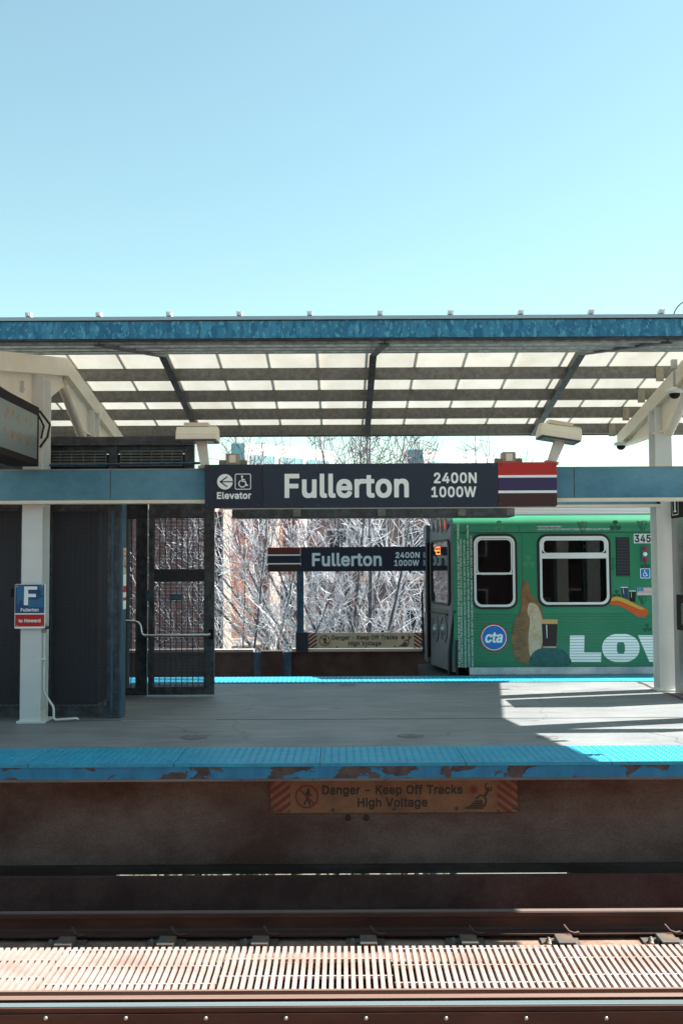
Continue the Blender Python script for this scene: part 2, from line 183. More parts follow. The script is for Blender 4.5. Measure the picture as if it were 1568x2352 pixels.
def text_fit(mb, fr, s, u0, u1, z0, z1, off, track=0.0):
    pen = 0; items = []; lo = 1e9; hi = -1e9
    for ch in s:
        if ch == ' ': pen += 470; continue
        adv, loops = GLYPH[ch]
        L = [[(c[i]+pen, c[i+1]) for i in range(0, len(c), 2)] for c in loops]
        for l in L:
            for p in l: lo = min(lo, p[0]); hi = max(hi, p[0])
        items.append(L); pen += adv+track*1000+60
    kx = (u1-u0)/(hi-lo); kz = (z1-z0)/1070.0
    def area(l): return sum(l[i][0]*l[(i+1)%len(l)][1]-l[(i+1)%len(l)][0]*l[i][1] for i in range(len(l)))/2
    flip = 1 if fr.ux.cross(Vector((0,0,1))).dot(fr.n) > 0 else -1
    for L in items:
        big = max(L, key=lambda l: abs(area(l)))
        bb = (min(p[0] for p in big), max(p[0] for p in big), min(p[1] for p in big), max(p[1] for p in big))
        holes = [l for l in L if l is not big and bb[0] < l[0][0] < bb[1] and bb[2] < l[0][1] < bb[3] and abs(area(l)) < abs(area(big))]
        groups = [[big]+holes]+[[l] for l in L if l is not big and l not in holes]
        for g in groups:
            pts = [p for l in g for p in l]
            tr = tessellate_polygon([[Vector((p[0], p[1], 0)) for p in l] for l in g])
            vs = [fr.pt(u0+(p[0]-lo)*kx, z0+(p[1]+37)*kz, off) for p in pts]
            fs = []
            for t in tr:
                a, b, c = (vs[i] for i in t)
                if (b-a).cross(c-a).length < 1e-12: continue
                fs.append(tuple(t) if (b-a).cross(c-a).dot(fr.n) > 0 else tuple(reversed(t)))
            mb.add(vs, fs)
    return mb
def font_text(mb, fr, s, cen, width, height, off, vert=False, bold=.02):
    """small printed text (built-in font) fitted into a width x height box centred on cen=(u,z); vert = read bottom to top"""
    c = bpy.data.curves.new('tmp', 'FONT'); c.body = s; c.offset = bold; c.resolution_u = 2
    o = bpy.data.objects.new('tmp', c); C.objects.link(o); bpy.context.view_layer.update()
    me = bpy.data.meshes.new_from_object(o.evaluated_get(bpy.context.evaluated_depsgraph_get()))
    xs = [v.co.x for v in me.vertices]; ys = [v.co.y for v in me.vertices]
    x0, x1, y0, y1 = min(xs), max(xs), min(ys), max(ys)
    vs = []
    for v in me.vertices:
        a = ((v.co.x-x0)/(x1-x0)-.5)*width; b = ((v.co.y-y0)/(y1-y0)-.5)*height
        if vert: a, b = -b, a
        vs.append(fr.pt(cen[0]+a, cen[1]+b, off))
    mb.add(vs, [tuple(p.vertices) for p in me.polygons])
    bpy.data.objects.remove(o); bpy.data.curves.remove(c); bpy.data.meshes.remove(me)
    return mb
def strokes(mb, fr, lines, w, off):
    """flat painted strokes with round ends; each piece a hair above the last"""
    k = 0
    for ln in lines:
        ww = w
        if isinstance(ln, tuple): ln, ww = ln
        for i in range(len(ln)-1):
            (a, b), (c, d) = ln[i], ln[i+1]; L = math.hypot(c-a, d-b)
            if L < 1e-6: continue
            nx, nz = -(d-b)/L*ww/2, (c-a)/L*ww/2
            mb.add([fr.pt(u,z,off+k*4e-5) for u,z in ((a+nx,b+nz),(a-nx,b-nz),(c-nx,d-nz),(c+nx,d+nz))], [(0,1,2,3)]); k += 1
        for p in ln:
            mb.add([fr.pt(u,z,off+k*4e-5) for u,z in ell(p[0],p[1],ww/2,ww/2,10)], [tuple(range(10))]); k += 1
    return mb
def flat(mb, fr, poly, off):
    mb.add([fr.pt(u,z,off) for u,z in poly], [tuple(range(len(poly)))]); return mb
def dd(fr, pts): return [fr.px(x,y) for x,y in pts]

# ------------------------------------------------------------------ materials
def nodes(name):
    m = bpy.data.materials.new(name); m.use_nodes = True; n = m.node_tree
    return m, n, n.nodes['Principled BSDF'], n.nodes['Material Output']
def coords(n, scale=(1,1,1), kind='Object'):
    tc = n.nodes.new('ShaderNodeTexCoord'); mp = n.nodes.new('ShaderNodeMapping'); mp.inputs['Scale'].default_value = scale
    n.links.new(tc.outputs[kind], mp.inputs[0]); return mp.outputs[0]
def noise(n, vec, scale, detail=4, rough=.6, dist=0):
    t = n.nodes.new('ShaderNodeTexNoise'); t.inputs['Scale'].default_value = scale; t.inputs['Detail'].default_value = detail
    t.inputs['Roughness'].default_value = rough; t.inputs['Distortion'].default_value = dist; n.links.new(vec, t.inputs['Vector']); return t.outputs['Fac']
def ramp(n, fac, stops):
    r = n.nodes.new('ShaderNodeValToRGB'); e = r.color_ramp.elements
    while len(e) < len(stops): e.new(.5)
    for i, (p, c) in enumerate(stops): e[i].position = p; e[i].color = (c if len(c) == 4 else (*c, 1))
    n.links.new(fac, r.inputs[0]); return r.outputs[0]
def mix(n, fac, a, b, mode='MIX'):
    x = n.nodes.new('ShaderNodeMix'); x.data_type = 'RGBA'; x.blend_type = mode
    for s, v in ((x.inputs['Factor'], fac), (x.inputs[6], a), (x.inputs[7], b)):
        if isinstance(v, (int, float)): s.default_value = v
        elif isinstance(v, tuple): s.default_value = (*v, 1) if len(v) == 3 else v
        else: n.links.new(v, s)
    return x.outputs[2]
def bump(n, b, h, strength=.3, dist=.01):
    x = n.nodes.new('ShaderNodeBump'); x.inputs['Strength'].default_value = strength; x.inputs['Distance'].default_value = dist
    n.links.new(h, x.inputs['Height']); n.links.new(x.outputs[0], b.inputs['Normal'])
def mat(name, col, rough=.6, metal=0., col2=None, scale=5, lo=.42, hi=.62, stretch=(1,1,1), fine=.12, fscale=70, bmp=0., bscale=90, spec=.5):
    m, n, b, o = nodes(name)
    v = coords(n, stretch)
    c = (*col, 1)
    out = None
    if col2 is not None: out = ramp(n, noise(n, v, scale, 6, .65), [(lo, col), (hi, col2)])
    if fine:
        f = ramp(n, noise(n, v, fscale, 3), [(.3, (1-fine,)*3), (.7, (1+fine*.0,)*3)])
        out = mix(n, 1.0, out if out is not None else c, f, 'MULTIPLY')
    if out is not None: n.links.new(out, b.inputs['Base Color'])
    else: b.inputs['Base Color'].default_value = c
    b.inputs['Roughness'].default_value = rough; b.inputs['Metallic'].default_value = metal
    b.inputs['Specular IOR Level'].default_value = spec
    if bmp: bump(n, b, noise(n, v, bscale, 4), bmp)
    return m
M = {}
M['concrete_deck'] = None
def concrete_floor():
    m, n, b, o = nodes('platform_concrete')
    v = coords(n)
    base = ramp(n, noise(n, v, .9, 6, .6), [(.32, (.165,.185,.20)), (.68, (.25,.268,.28))])
    st = ramp(n, noise(n, coords(n, (.6,3,1)), 2.2, 5, .7), [(.36, (.60,.61,.63)), (.62, (1,1,1))])
    base = mix(n, .65, base, st, 'MULTIPLY')
    sp = ramp(n, noise(n, v, 60, 2), [(.3, (.85,.85,.85)), (.6, (1,1,1))])
    base = mix(n, 1., base, sp, 'MULTIPLY')
    # hairline cracks
    vo = n.nodes.new('ShaderNodeTexVoronoi'); vo.feature = 'DISTANCE_TO_EDGE'; vo.inputs['Scale'].default_value = .33
    ns = n.nodes.new('ShaderNodeTexNoise'); ns.inputs['Scale'].default_value = 2.0; ns.inputs['Detail'].default_value = 6
    va = n.nodes.new('ShaderNodeVectorMath'); va.operation = 'MULTIPLY_ADD'; va.inputs[1].default_value = (.35,.35,.35)
    n.links.new(v, ns.inputs['Vector']); n.links.new(ns.outputs['Color'], va.inputs[0]); n.links.new(v, va.inputs[2]); n.links.new(va.outputs[0], vo.inputs['Vector'])
    cr = ramp(n, vo.outputs['Distance'], [(.0, (.55,.53,.52)), (.0035, (1,1,1))])
    base = mix(n, .8, base, cr, 'MULTIPLY')
    n.links.new(base, b.inputs['Base Color']); b.inputs['Roughness'].default_value = .62
    bump(n, b, noise(n, v, 120, 3), .15, .004)
    return m
M['floor'] = concrete_floor()
M['joint'] = mat('joint_sealant', (.05,.045,.045), .7, fine=.4, fscale=30)
M['joint_pale'] = mat('joint_pale', (.36,.36,.36), .8)
M['patch'] = mat('floor_patch', (.085,.09,.10), .7, col2=(.19,.195,.20), scale=14, lo=.45, hi=.62)
M['tile'] = mat('tactile_blue', (.010,.28,.46), .5, col2=(.016,.35,.53), scale=2.4, lo=.36, hi=.66, fine=.22, fscale=28)
def peel():
    m, n, b, o = nodes('peeling_blue_paint')
    v = coords(n)
    blue = ramp(n, noise(n, coords(n, (2,1,.6)), 3, 4), [(.35, (.006,.14,.30)), (.65, (.010,.22,.42))])
    con = ramp(n, noise(n, v, 9, 4), [(.35, (.028,.020,.022)), (.7, (.10,.075,.078))])
    msk = ramp(n, noise(n, coords(n, (1,1,1.8)), 2.1, 7, .56, .4), [(.52, (0,0,0)), (.527, (1,1,1))])
    n.links.new(mix(n, msk, blue, con), b.inputs['Base Color']); b.inputs['Roughness'].default_value = .55
    inv = ramp(n, noise(n, coords(n, (1,1,1.8)), 2.1, 7, .56, .4), [(.515, (1,1,1)), (.53, (0,0,0))])
    bump(n, b, inv, .5, .004); return m
M['peel'] = peel()
M['wall_brown'] = mat('platform_side_concrete', (.095,.046,.033), .9, col2=(.215,.15,.128), scale=.7, lo=.38, hi=.66, fine=.35, fscale=45, bmp=.2, stretch=(1,1,1.6))
M['parapet'] = mat('parapet_concrete', (.055,.036,.031), .9, col2=(.095,.075,.07), scale=1.2, fine=.25, fscale=40)
M['wall_dark'] = mat('curb_concrete', (.060,.021,.017), .9, col2=(.090,.043,.036), scale=2, fine=.3, fscale=40, bmp=.3, bscale=30)
M['lip'] = mat('dirty_steel_lip', (.035,.016,.012), .7, col2=(.07,.045,.04), scale=4, stretch=(.3,1,1))
M['rust'] = mat('rusty_ballast_concrete', (.20,.11,.075), .9, col2=(.32,.21,.16), scale=4, fine=.3, fscale=30, bmp=.4, bscale=40)
M['rail'] = mat('rail_side_rust', (.048,.014,.009), .7, col2=(.075,.028,.018), scale=8, stretch=(.2,1,1))
M['rail_top'] = mat('rail_running_band', (.15,.20,.215), .4, .1, col2=(.11,.15,.165), scale=5, stretch=(.05,6,1), fine=.1)
M['rail_shaded'] = mat('shaded_rail_top', (.16,.12,.11), .6, .0, fine=.2)  # darker rail head for the shaded rail, its shade put into the colour
M['rail_rust'] = mat('rusty_guard_rail', (.16,.095,.075), .6, .1, col2=(.22,.15,.125), scale=6, stretch=(.05,8,1))
M['grate'] = mat('grating_bars', (.37,.29,.27), .8, col2=(.25,.165,.14), scale=2.3, lo=.45, hi=.7, fine=.2, fscale=50)
M['clipmetal'] = mat('clip_steel', (.09,.10,.10), .55, .2, col2=(.20,.11,.06), scale=12)
M['cream'] = mat('cream_paint', (.76,.69,.55), .5, col2=(.80,.75,.63), scale=2.5, fine=.06, fscale=90, bmp=.04)
M['white'] = mat('white_paint', (.74,.765,.75), .45, col2=(.69,.72,.72), scale=3, fine=.06, fscale=90, bmp=.05)
M['column'] = M['white']
M['galv'] = mat('galvanised_steel', (.155,.15,.135), .5, .2, col2=(.225,.22,.205), scale=16, lo=.42, hi=.6, fine=.2)
M['galv_dark'] = mat('galvanised_frame', (.05,.052,.056), .5, .3, col2=(.10,.11,.125), scale=9, fine=.2)
M['galv_lit'] = mat('galvanised_purlin_lit', (.20,.26,.27), .45, .4, col2=(.34,.41,.42), scale=11, lo=.42, hi=.6, fine=.2)  # galvanised steel brightened, bounce and sky light put into its colour
M['galv_blue'] = mat('galvanised_post', (.035,.085,.14), .45, .35, col2=(.07,.14,.21), scale=14, lo=.4, hi=.6, stretch=(1,1,.4))
def fascia():
    m, n, b, o = nodes('mottled_sky_tinted_fascia')  # galvanised steel, with the sky it reflects put into the blue base
    vo = n.nodes.new('ShaderNodeTexVoronoi'); vo.inputs['Scale'].default_value = 17; n.links.new(coords(n, (1.5,1,.62)), vo.inputs['Vector'])
    c1 = ramp(n, vo.outputs['Color'], [(.25, (.018,.15,.28)), (.85, (.06,.28,.42))])
    msk = ramp(n, noise(n, coords(n, (1.3,1,.75)), 23, 5, .6), [(.56, (0,0,0)), (.62, (1,1,1))])
    c2 = mix(n, msk, c1, (.13,.40,.50))
    st = ramp(n, noise(n, coords(n, (9,1,.3)), 3, 4), [(.3, (.75,.75,.75)), (.6, (1,1,1))])
    n.links.new(mix(n, 1., c2, st, 'MULTIPLY'), b.inputs['Base Color']); b.inputs['Roughness'].default_value = .4; b.inputs['Metallic'].default_value = .15
    return m
M['fascia'] = fascia()
M['flash'] = mat('flashing', (.42,.50,.55), .4, .4)
M['black'] = mat('black_paint', (.016,.011,.011), .75, fine=0, spec=.2)
M['rubber'] = mat('black_rubber', (.012,.011,.012), .6, fine=0)
M['beam'] = mat('blue_steel_beam', (.065,.20,.29), .42, .15, col2=(.14,.32,.42), scale=1.6, lo=.35, hi=.68, fine=.1, fscale=25, stretch=(1,1,1.4))
M['sign'] = mat('sign_charcoal', (.020,.026,.046), .38, fine=.05)
M['sign_left'] = mat('sign_charcoal_dark', (.016,.016,.036), .38, fine=.05)
M['letter'] = mat('sign_white', (.88,.92,.92), .45, fine=0)
M['red'] = mat('sign_red', (.50,.020,.015), .4, fine=.05)
M['purple'] = mat('sign_purple', (.045,.025,.10), .4, fine=.05)
M['brown'] = mat('sign_brown', (.055,.02,.017), .4, fine=.05)
M['shaded_red'] = mat('shaded_sign_red', (.16,.018,.014), .5, fine=.1)  # sign red with the far sign's shade put into the colour
M['shaded_purple'] = mat('shaded_sign_purple', (.018,.014,.026), .5, fine=.1)  # sign purple darkened the same way for the shaded far sign
M['blue'] = mat('sign_blue', (.012,.075,.20), .4, fine=.05)
M['blue2'] = mat('sign_blue_patch', (.03,.16,.32), .4, fine=.05)
M['symblue'] = mat('symbol_blue', (.01,.17,.55), .4, fine=.0)
M['dangerboard'] = mat('brown_danger_board', (.25,.125,.068), .7, col2=(.185,.086,.045), scale=5, fine=.2, fscale=60)  # browner and darker than the cream board
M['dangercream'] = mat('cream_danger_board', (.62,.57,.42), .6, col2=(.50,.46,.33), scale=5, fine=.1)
M['danger_ink'] = mat('danger_ink', (.025,.018,.017), .6, fine=0)
M['danger_red'] = mat('danger_red', (.17,.022,.018), .6, fine=.1)
M['bolt'] = mat('bolt_metal', (.45,.46,.46), .35, .7, fine=.1)
M['bolt_dark'] = mat('bolt_dark', (.09,.09,.10), .4, .6, fine=.1)
M['lens'] = mat('lamp_lens', (.16,.20,.21), .15, .2, fine=0)
M['box'] = mat('junction_box', (.36,.33,.26), .5, .2, col2=(.28,.25,.2), scale=8)
M['rustpaint'] = mat('rust_spotted_paint', (.72,.68,.62), .5, col2=(.42,.20,.08), scale=14, lo=.60, hi=.68)
M['steel'] = mat('brushed_stainless', (.42,.42,.42), .26, 1., col2=(.30,.29,.29), scale=2.5, stretch=(1,2,.3), fine=.1, fscale=50)
M['chrome'] = mat('handrail_steel', (.60,.62,.64), .22, 1., fine=0)
M['roofrib'] = mat('train_roof', (.42,.45,.47), .4, .4, fine=.06)
def sheet():
    m, n, b, o = nodes('translucent_roof_sheet')
    n.nodes.remove(b)
    d = n.nodes.new('ShaderNodeBsdfDiffuse'); t = n.nodes.new('ShaderNodeBsdfTranslucent'); x = n.nodes.new('ShaderNodeMixShader')
    c = ramp(n, noise(n, coords(n, (1,.5,1)), 2, 5), [(.3, (.58,.57,.50)), (.7, (.74,.735,.68))])
    for s in (d, t): n.links.new(c, s.inputs[0])
    x.inputs[0].default_value = .26; n.links.new(d.outputs[0], x.inputs[1]); n.links.new(t.outputs[0], x.inputs[2]); n.links.new(x.outputs[0], o.inputs[0])
    return m
M['sheet'] = sheet()
def brick(name, c1, c2, mortar, scale=1.0):
    m, n, b, o = nodes(name)
    t = n.nodes.new('ShaderNodeTexBrick'); t.inputs['Scale'].default_value = scale
    t.inputs['Brick Width'].default_value = .22; t.inputs['Row Height'].default_value = .075; t.inputs['Mortar Size'].default_value = .010
    t.inputs['Color1'].default_value = (*c1, 1); t.inputs['Color2'].default_value = (*c2, 1); t.inputs['Mortar'].default_value = (*mortar, 1)
    tc = n.nodes.new('ShaderNodeTexCoord'); sp = n.nodes.new('ShaderNodeSeparateXYZ'); cb = n.nodes.new('ShaderNodeCombineXYZ')
    ad = n.nodes.new('ShaderNodeMath'); ad.operation = 'ADD'
    n.links.new(tc.outputs['Object'], sp.inputs[0]); n.links.new(sp.outputs[0], ad.inputs[0]); n.links.new(sp.outputs[1], ad.inputs[1])
    n.links.new(ad.outputs[0], cb.inputs[0]); n.links.new(sp.outputs[2], cb.inputs[1]); n.links.new(cb.outputs[0], t.inputs['Vector'])
    v = noise(n, coords(n), .6, 4)
    n.links.new(mix(n, 1., t.outputs['Color'], ramp(n, v, [(.3,(.7,.7,.7)),(.7,(1,1,1))]), 'MULTIPLY'), b.inputs['Base Color']); b.inputs['Roughness'].default_value = .85
    return m
M['brick'] = brick('orange_brick', (.36,.12,.06), (.29,.085,.04), (.33,.22,.17))
M['brick2'] = brick('brown_brick', (.20,.12,.09), (.15,.085,.065), (.22,.17,.14))
M['brick3'] = brick('darkened_purple_brick', (.070,.035,.042), (.05,.025,.032), (.09,.065,.07))
M['stone'] = mat('pale_stone', (.62,.47,.40), .8, col2=(.70,.56,.49), scale=3, fine=.1)
M['house'] = mat('house_front', (.12,.10,.115), .8, col2=(.36,.26,.24), scale=.7, fine=.2)
M['grey_stone'] = mat('grey_stone', (.36,.33,.32), .8, col2=(.28,.26,.26), scale=2, fine=.15)
M['slate'] = mat('slate_roof', (.10,.095,.105), .7, fine=.3, fscale=8)
M['white_clad'] = mat('white_cladding', (.78,.78,.76), .5, fine=.05)
M['teal'] = mat('teal_glass', (.06,.28,.35), .12, .1, col2=(.14,.40,.45), scale=.4, fine=0)
M['teal_strip'] = mat('pale_teal_glazing', (.22,.42,.47), .15, .1, fine=0)
M['window_dark'] = mat('dark_window', (.03,.035,.045), .08, 0, fine=0)
M['green'] = mat('train_green_wrap', (.020,.21,.105), .36, col2=(.028,.26,.135), scale=.9, lo=.35, hi=.7, fine=.04)
M['bead'] = mat('side_bead', (.030,.19,.13), .35, .2, fine=0)
M['sill'] = mat('train_sill', (.50,.58,.62), .35, .5, col2=(.30,.42,.50), scale=2.5, fine=.15)
M['nose'] = mat('train_end_grey', (.080,.10,.14), .5, .1, col2=(.11,.13,.17), scale=3, fine=.12)
M['nosedark'] = mat('train_end_recess', (.05,.055,.065), .5, fine=0)
M['alu'] = mat('window_aluminium', (.80,.82,.82), .35, .25, fine=.05)
M['under'] = mat('underframe', (.02,.018,.018), .8, fine=.3)
M['seat'] = mat('car_interior', (.025,.035,.060), .6, fine=.2, fscale=3)
M['redlens'] = mat('red_lens', (.30,.012,.01), .2, fine=0)
M['redlens2'] = mat('amber_lens', (.30,.09,.03), .2, fine=0)
M['plate'] = mat('number_plate', (.62,.68,.68), .5, fine=0)
M['faint'] = mat('pale_green_print', (.055,.26,.13), .4, fine=0)
M['dark_green'] = mat('dark_green_print', (.010,.085,.045), .4, fine=0)
M['tan'] = mat('tan_print', (.33,.15,.055), .4, col2=(.20,.09,.035), scale=9, fine=.2, fscale=20)
M['fawn'] = mat('fawn_print', (.62,.52,.38), .4, col2=(.50,.34,.19), scale=6, fine=.1)
M['stout'] = mat('stout_print', (.016,.012,.014), .3, fine=0)
M['foam'] = mat('foam_print', (.62,.36,.13), .4, fine=0)
M['teal_print'] = mat('teal_print', (.012,.09,.095), .4, col2=(.02,.14,.13), scale=14, fine=.1)
M['orange'] = mat('orange_print', (.62,.085,.015), .4, fine=0)
M['yellow'] = mat('yellow_print', (.55,.38,.05), .4, fine=0)
M['navy'] = mat('navy_print', (.02,.05,.11), .4, fine=0)
M['flagred'] = mat('flag_red', (.36,.05,.06), .5, fine=0)
M['flagblue'] = mat('flag_blue', (.03,.16,.38), .5, fine=0)
def glass(name, tint, mixv):
    m, n, b, o = nodes(name); n.nodes.remove(b)
    t = n.nodes.new('ShaderNodeBsdfTransparent'); t.inputs[0].default_value = (*tint, 1)
    g = n.nodes.new('ShaderNodeBsdfGlossy'); g.inputs['Roughness'].default_value = .02
    f = n.nodes.new('ShaderNodeFresnel'); f.inputs[0].default_value = 1.5
    x = n.nodes.new('ShaderNodeMixShader'); n.links.new(f.outputs[0], x.inputs[0]); n.links.new(t.outputs[0], x.inputs[1]); n.links.new(g.outputs[0], x.inputs[2]); n.links.new(x.outputs[0], o.inputs[0])
    return m
M['glass'] = glass('tinted_glass', (.35,.40,.45), .5)
M['mirror_glass'] = mat('dark_mirror_glass', (.20,.21,.22), .05, .9, fine=0)
def led():
    m, n, b, o = nodes('led_panel')
    v = coords(n)
    wv = n.nodes.new('ShaderNodeTexWave'); wv.bands_direction = 'Z'; wv.inputs['Scale'].default_value = 24; n.links.new(v, wv.inputs['Vector'])
    c = mix(n, 1., (.19,.225,.225), ramp(n, wv.outputs['Fac'], [(.3,(.72,.72,.72)),(.7,(1,1,1))]), 'MULTIPLY')
    n.links.new(c, b.inputs['Base Color']); b.inputs['Roughness'].default_value = .35; return m
M['led'] = led()
def emit(name, col, s):
    m, n, b, o = nodes(name); b.inputs['Base Color'].default_value = (*col,1); b.inputs['Emission Color'].default_value = (*col,1); b.inputs['Emission Strength'].default_value = s; return m
M['led_orange'] = emit('led_orange', (1,.22,.04), .9)
M['led_faint'] = mat('led_faint_dots', (.36,.20,.11), .4, fine=0)
M['taillight'] = emit('tail_light', (.6,.03,.02), .12)
M['bark'] = mat('pale_bark', (.10,.105,.13), .8, col2=(.24,.24,.26), scale=6, fine=.2)
M['twig'] = mat('silvery_twig', (.84,.88,.92), .7, col2=(.58,.57,.63), scale=3, fine=0)
M['shoot'] = mat('purple_shoot', (.20,.13,.17), .7, col2=(.10,.06,.09), scale=3, fine=0)
M['ground'] = mat('street_ground', (.13,.125,.115), .9, col2=(.19,.185,.17), scale=.3, fine=.3, fscale=6)
M['hedge'] = mat('hedge_leaf', (.04,.07,.02), .8, col2=(.12,.14,.05), scale=6)
M['litter'] = mat('blue_litter', (.02,.16,.35), .5, fine=.3)
M['shaft'] = mat('elevator_shaft_wall', (.018,.018,.028), .7, col2=(.035,.038,.060), scale=.8, fine=.2)
M['mesh'] = mat('screen_wire', (.052,.055,.066), .55, .3, fine=0)

# ================================================================== the setting
g = MB().box(-2000, 2000, -2000, 2500, -7.0, -6.5).build('ground', M['ground']); struct(g)
# ---- platform: stepped slab, painted edge, side wall
XL, XR = -16, 16
YN, YN2 = 8.68, 9.425           # near tactile strip
YF2, YF = 14.56, 15.37          # far tactile strip
plat = MB().profx([(8.70,-.15),(8.70,-.016),(YN2,-.016),(YN2,0),(YF2,0),(YF2,-.016),(15.35,-.016),(15.35,-.15)], XL, XR).build('platform', M['floor']); struct(plat)
zlip = ZY(1786.5, 8.69)
MB().box(XL, XR, 8.672, 8.699, zlip, -.018).build('painted_edge', M['peel'], plat)
zwb = ZY(1984, 8.95); zlb = ZY(2005, 8.92)
MB().box(XL, XR, 8.95, 9.25, zwb, -.151).build('side_wall', M['wall_brown'], plat)
MB().box(XL, XR, 8.90, 9.27, zlb, zwb-.002).build('bottom_flange', M['lip'], plat)
for x in (799, 841):
    p = FY(8.95).px(x, 1878); MB().lathe((p[0], 8.95, p[1]), [(.026,0),(.024,.018),(.01,.024),(0,.025)], 10, (0,-1,0)).build('anchor_bolt', M['lip'], plat)
j = MB(); jy = GZ(784,1652,0).y
j.box(-2.9, XR, jy-.006, jy+.006, 0, .003)
j.build('long_joint', M['joint'], plat)
j = MB(); a = GZ(278,1655.5,0).x; j.box(a, GZ(495,1655,0).x, GZ(380,1655,0).y-.013, GZ(380,1655,0).y+.013, .0, .0035).build('pale_joint', M['joint_pale'], plat)
j = MB(); random.seed(3)
y = YN2; pts = []
while y < 15.3:
    pts.append((4.28+random.uniform(-.012,.012)+ (13-y)*.0, y)); y += .12
for (x1,y1),(x2,y2) in zip(pts, pts[1:]):
    wd = random.uniform(.02,.04); j.add([(x1-wd,y1,.004),(x1+wd,y1,.004),(x2+wd,y2,.004),(x2-wd,y2,.004)], [(0,1,2,3)])
j.build('cross_joint', M['joint'], plat)
for (x, y, rx) in ((445,1693,32),(942,1690,30),(797,1573,21),(1256,1693,26)):
    p = GZ(x, y, .003); r = rx*p.y/FOC
    MB().lathe(p, [(r*1.0,0),(r*.96,.001),(0,.001)], 30).build('round_patch', M['patch'], plat)
# ---- track bed
bed = MB().box(-16, 16, 1.5, 8.60, -1.60, -1.24).build('track_bed', M['rust']); struct(bed)
zc = ZY(2008.7, 8.60)
MB().profx([(8.53,-1.24),(8.56,zc-.004),(8.60,zc),(8.61,-1.3)], -16, 16).build('curb_wall', M['wall_dark'], bed)
bed2 = MB().box(-16, 16, 15.6, 19.6, -1.7, -1.24).build('far_track_bed', M['wall_dark']); struct(bed2)

# ---- the platform the viewer stands on, with its own roof
np_ = MB().box(-16, 16, -6.0, 1.15, -1.6, -.001).build('near_platform', M['floor']); struct(np_)
MB().profx([(-5.5,3.75),(-2.2,4.35),(.9,3.75),(.9,3.95),(-2.2,4.55),(-5.5,3.95)], -16, 16).build('near_roof', M['galv'], np_)

# ---- tactile tiles
def tile_mesh(x0, x1, y0, y1, lipside):
    mb = MB(); mb.box(x0+.003, x1-.003, y0, y1, -.014, .010)
    if lipside < 0: mb.box(x0+.003, x1-.003, y0-.018, y0-.0005, -.019, .010)
    n = int((x1-x0)/.0627); k = int((y1-y0-.03)/.0627)
    for i in range(n):
        for q in range(k):
            cx = x0+(i+.5)*(x1-x0)/n; cy = y0+.02+(q+.5)*(y1-y0-.03)/k
            v = []
            for r, z in ((.0165,.010),(.010,.0155)):
                v += [(cx+r*math.cos(2*math.pi*t/8), cy+r*math.sin(2*math.pi*t/8), z) for t in range(8)]
            mb.add(v, [(t,(t+1)%8,8+(t+1)%8,8+t) for t in range(8)]+[tuple(range(8,16))], True)
    return mb
def ordn(i): return ['first','second','third','fourth','fifth','sixth','seventh','eighth','ninth','tenth','eleventh','twelfth'][i]
xs = [-1.45+1.2535*k for k in range(-2, 5)]
near_lab = ['blue dotted tactile tile at near platform edge, cut by left border of photo', 'blue dotted tile on near edge, under the stairwell screens, second from left', 'blue dotted tile on near edge above start of the brown danger board', 'blue dotted tile on near edge above middle of the danger board', 'blue dotted tile on near edge with the slanted sunlight boundary across it', 'sunlit blue dotted tile at right end of near platform edge']
t0 = None
for k in range(6):
    if t0 is None:
        t0 = tile_mesh(-.62675, .62675, YN, YN2-.002, -1).build('tactile_tile', M['tile']); tag(t0, near_lab[0], 'tactile tile', 'tactile tiles along the near platform edge'); o = t0
    else:
        o = t0.copy(); C.objects.link(o); o['label'] = near_lab[k]
    o.location.x = xs[k]+.62675
far_lab = ['blue dotted tile at far platform edge seen only through the mesh gate', 'blue dotted tile at far edge just right of the mesh gate', 'blue dotted tile at far edge below the low parapet and danger board', 'blue dotted tile at far edge below the grey end of the train', 'blue dotted tile at far edge below the round transit emblem on the green train', 'blue dotted tile at far edge below the big white letters, in the sun', 'blue dotted tile at far edge beside foot of the right platform column']
f0 = None
for k in range(7):
    if f0 is None:
        f0 = tile_mesh(-.62675, .62675, YF2+.002, YF, 0).build('tactile_tile', M['tile']); tag(f0, far_lab[0], 'tactile tile', 'tactile tiles along the far platform edge'); o = f0
    else:
        o = f0.copy(); C.objects.link(o); o['label'] = far_lab[k]
    o.location.x = -2.854+1.2535*k

# ---- rails
def rail(name, y, ztop, label, bolts=0, top='rail_shaded'):
    t = thing(name, label, 'rail', (0, y, ztop-.17))
    p = [(y-.075,ztop-.17),(y-.075,ztop-.157),(y-.02,ztop-.14),(y-.009,ztop-.125),(y-.009,ztop-.045),(y-.036,ztop-.035),(y-.036,ztop-.006),(y-.028,ztop-.0005),
         (y+.028,ztop-.0005),(y+.036,ztop-.006),(y+.036,ztop-.035),(y+.009,ztop-.045),(y+.009,ztop-.125),(y+.02,ztop-.14),(y+.075,ztop-.157),(y+.075,ztop-.17)]
    MB().profx(p, -14, 14).build('rail_body', M['rail'], t)
    MB().box(-14, 14, y-.029, y+.029, ztop-.001, ztop+.002).build('running_band', M[top], t)
    return t
ya = (GZ(784,2089.5,-1.035).y+GZ(784,2096,-1.035).y)/2
rail('running_rail', ya, -1.035, 'dark running rail farther from the viewer, sunlit only at its right end')
yb = (GZ(784,2299,-1.035).y+GZ(784,2312,-1.035).y)/2
rb = rail('running_rail', yb, -1.035, 'polished running rail nearest the viewer with bolted side plate', 0, 'rail_top')
MB().box(-14, 14, yb-.045, yb-.034, -1.155, -1.074).build('joint_plate', M['rail'], rb)
bm = None
for i in range(9):
    x = FY(yb-.045).px(106+183.5*i, 2338)
    o = MB().lathe((x[0], yb-.045, x[1]), [(0,.016),(.009,.014),(.012,.010),(.012,0)], 12, (0,-1,0)).build('bolt', M['bolt'], rb)
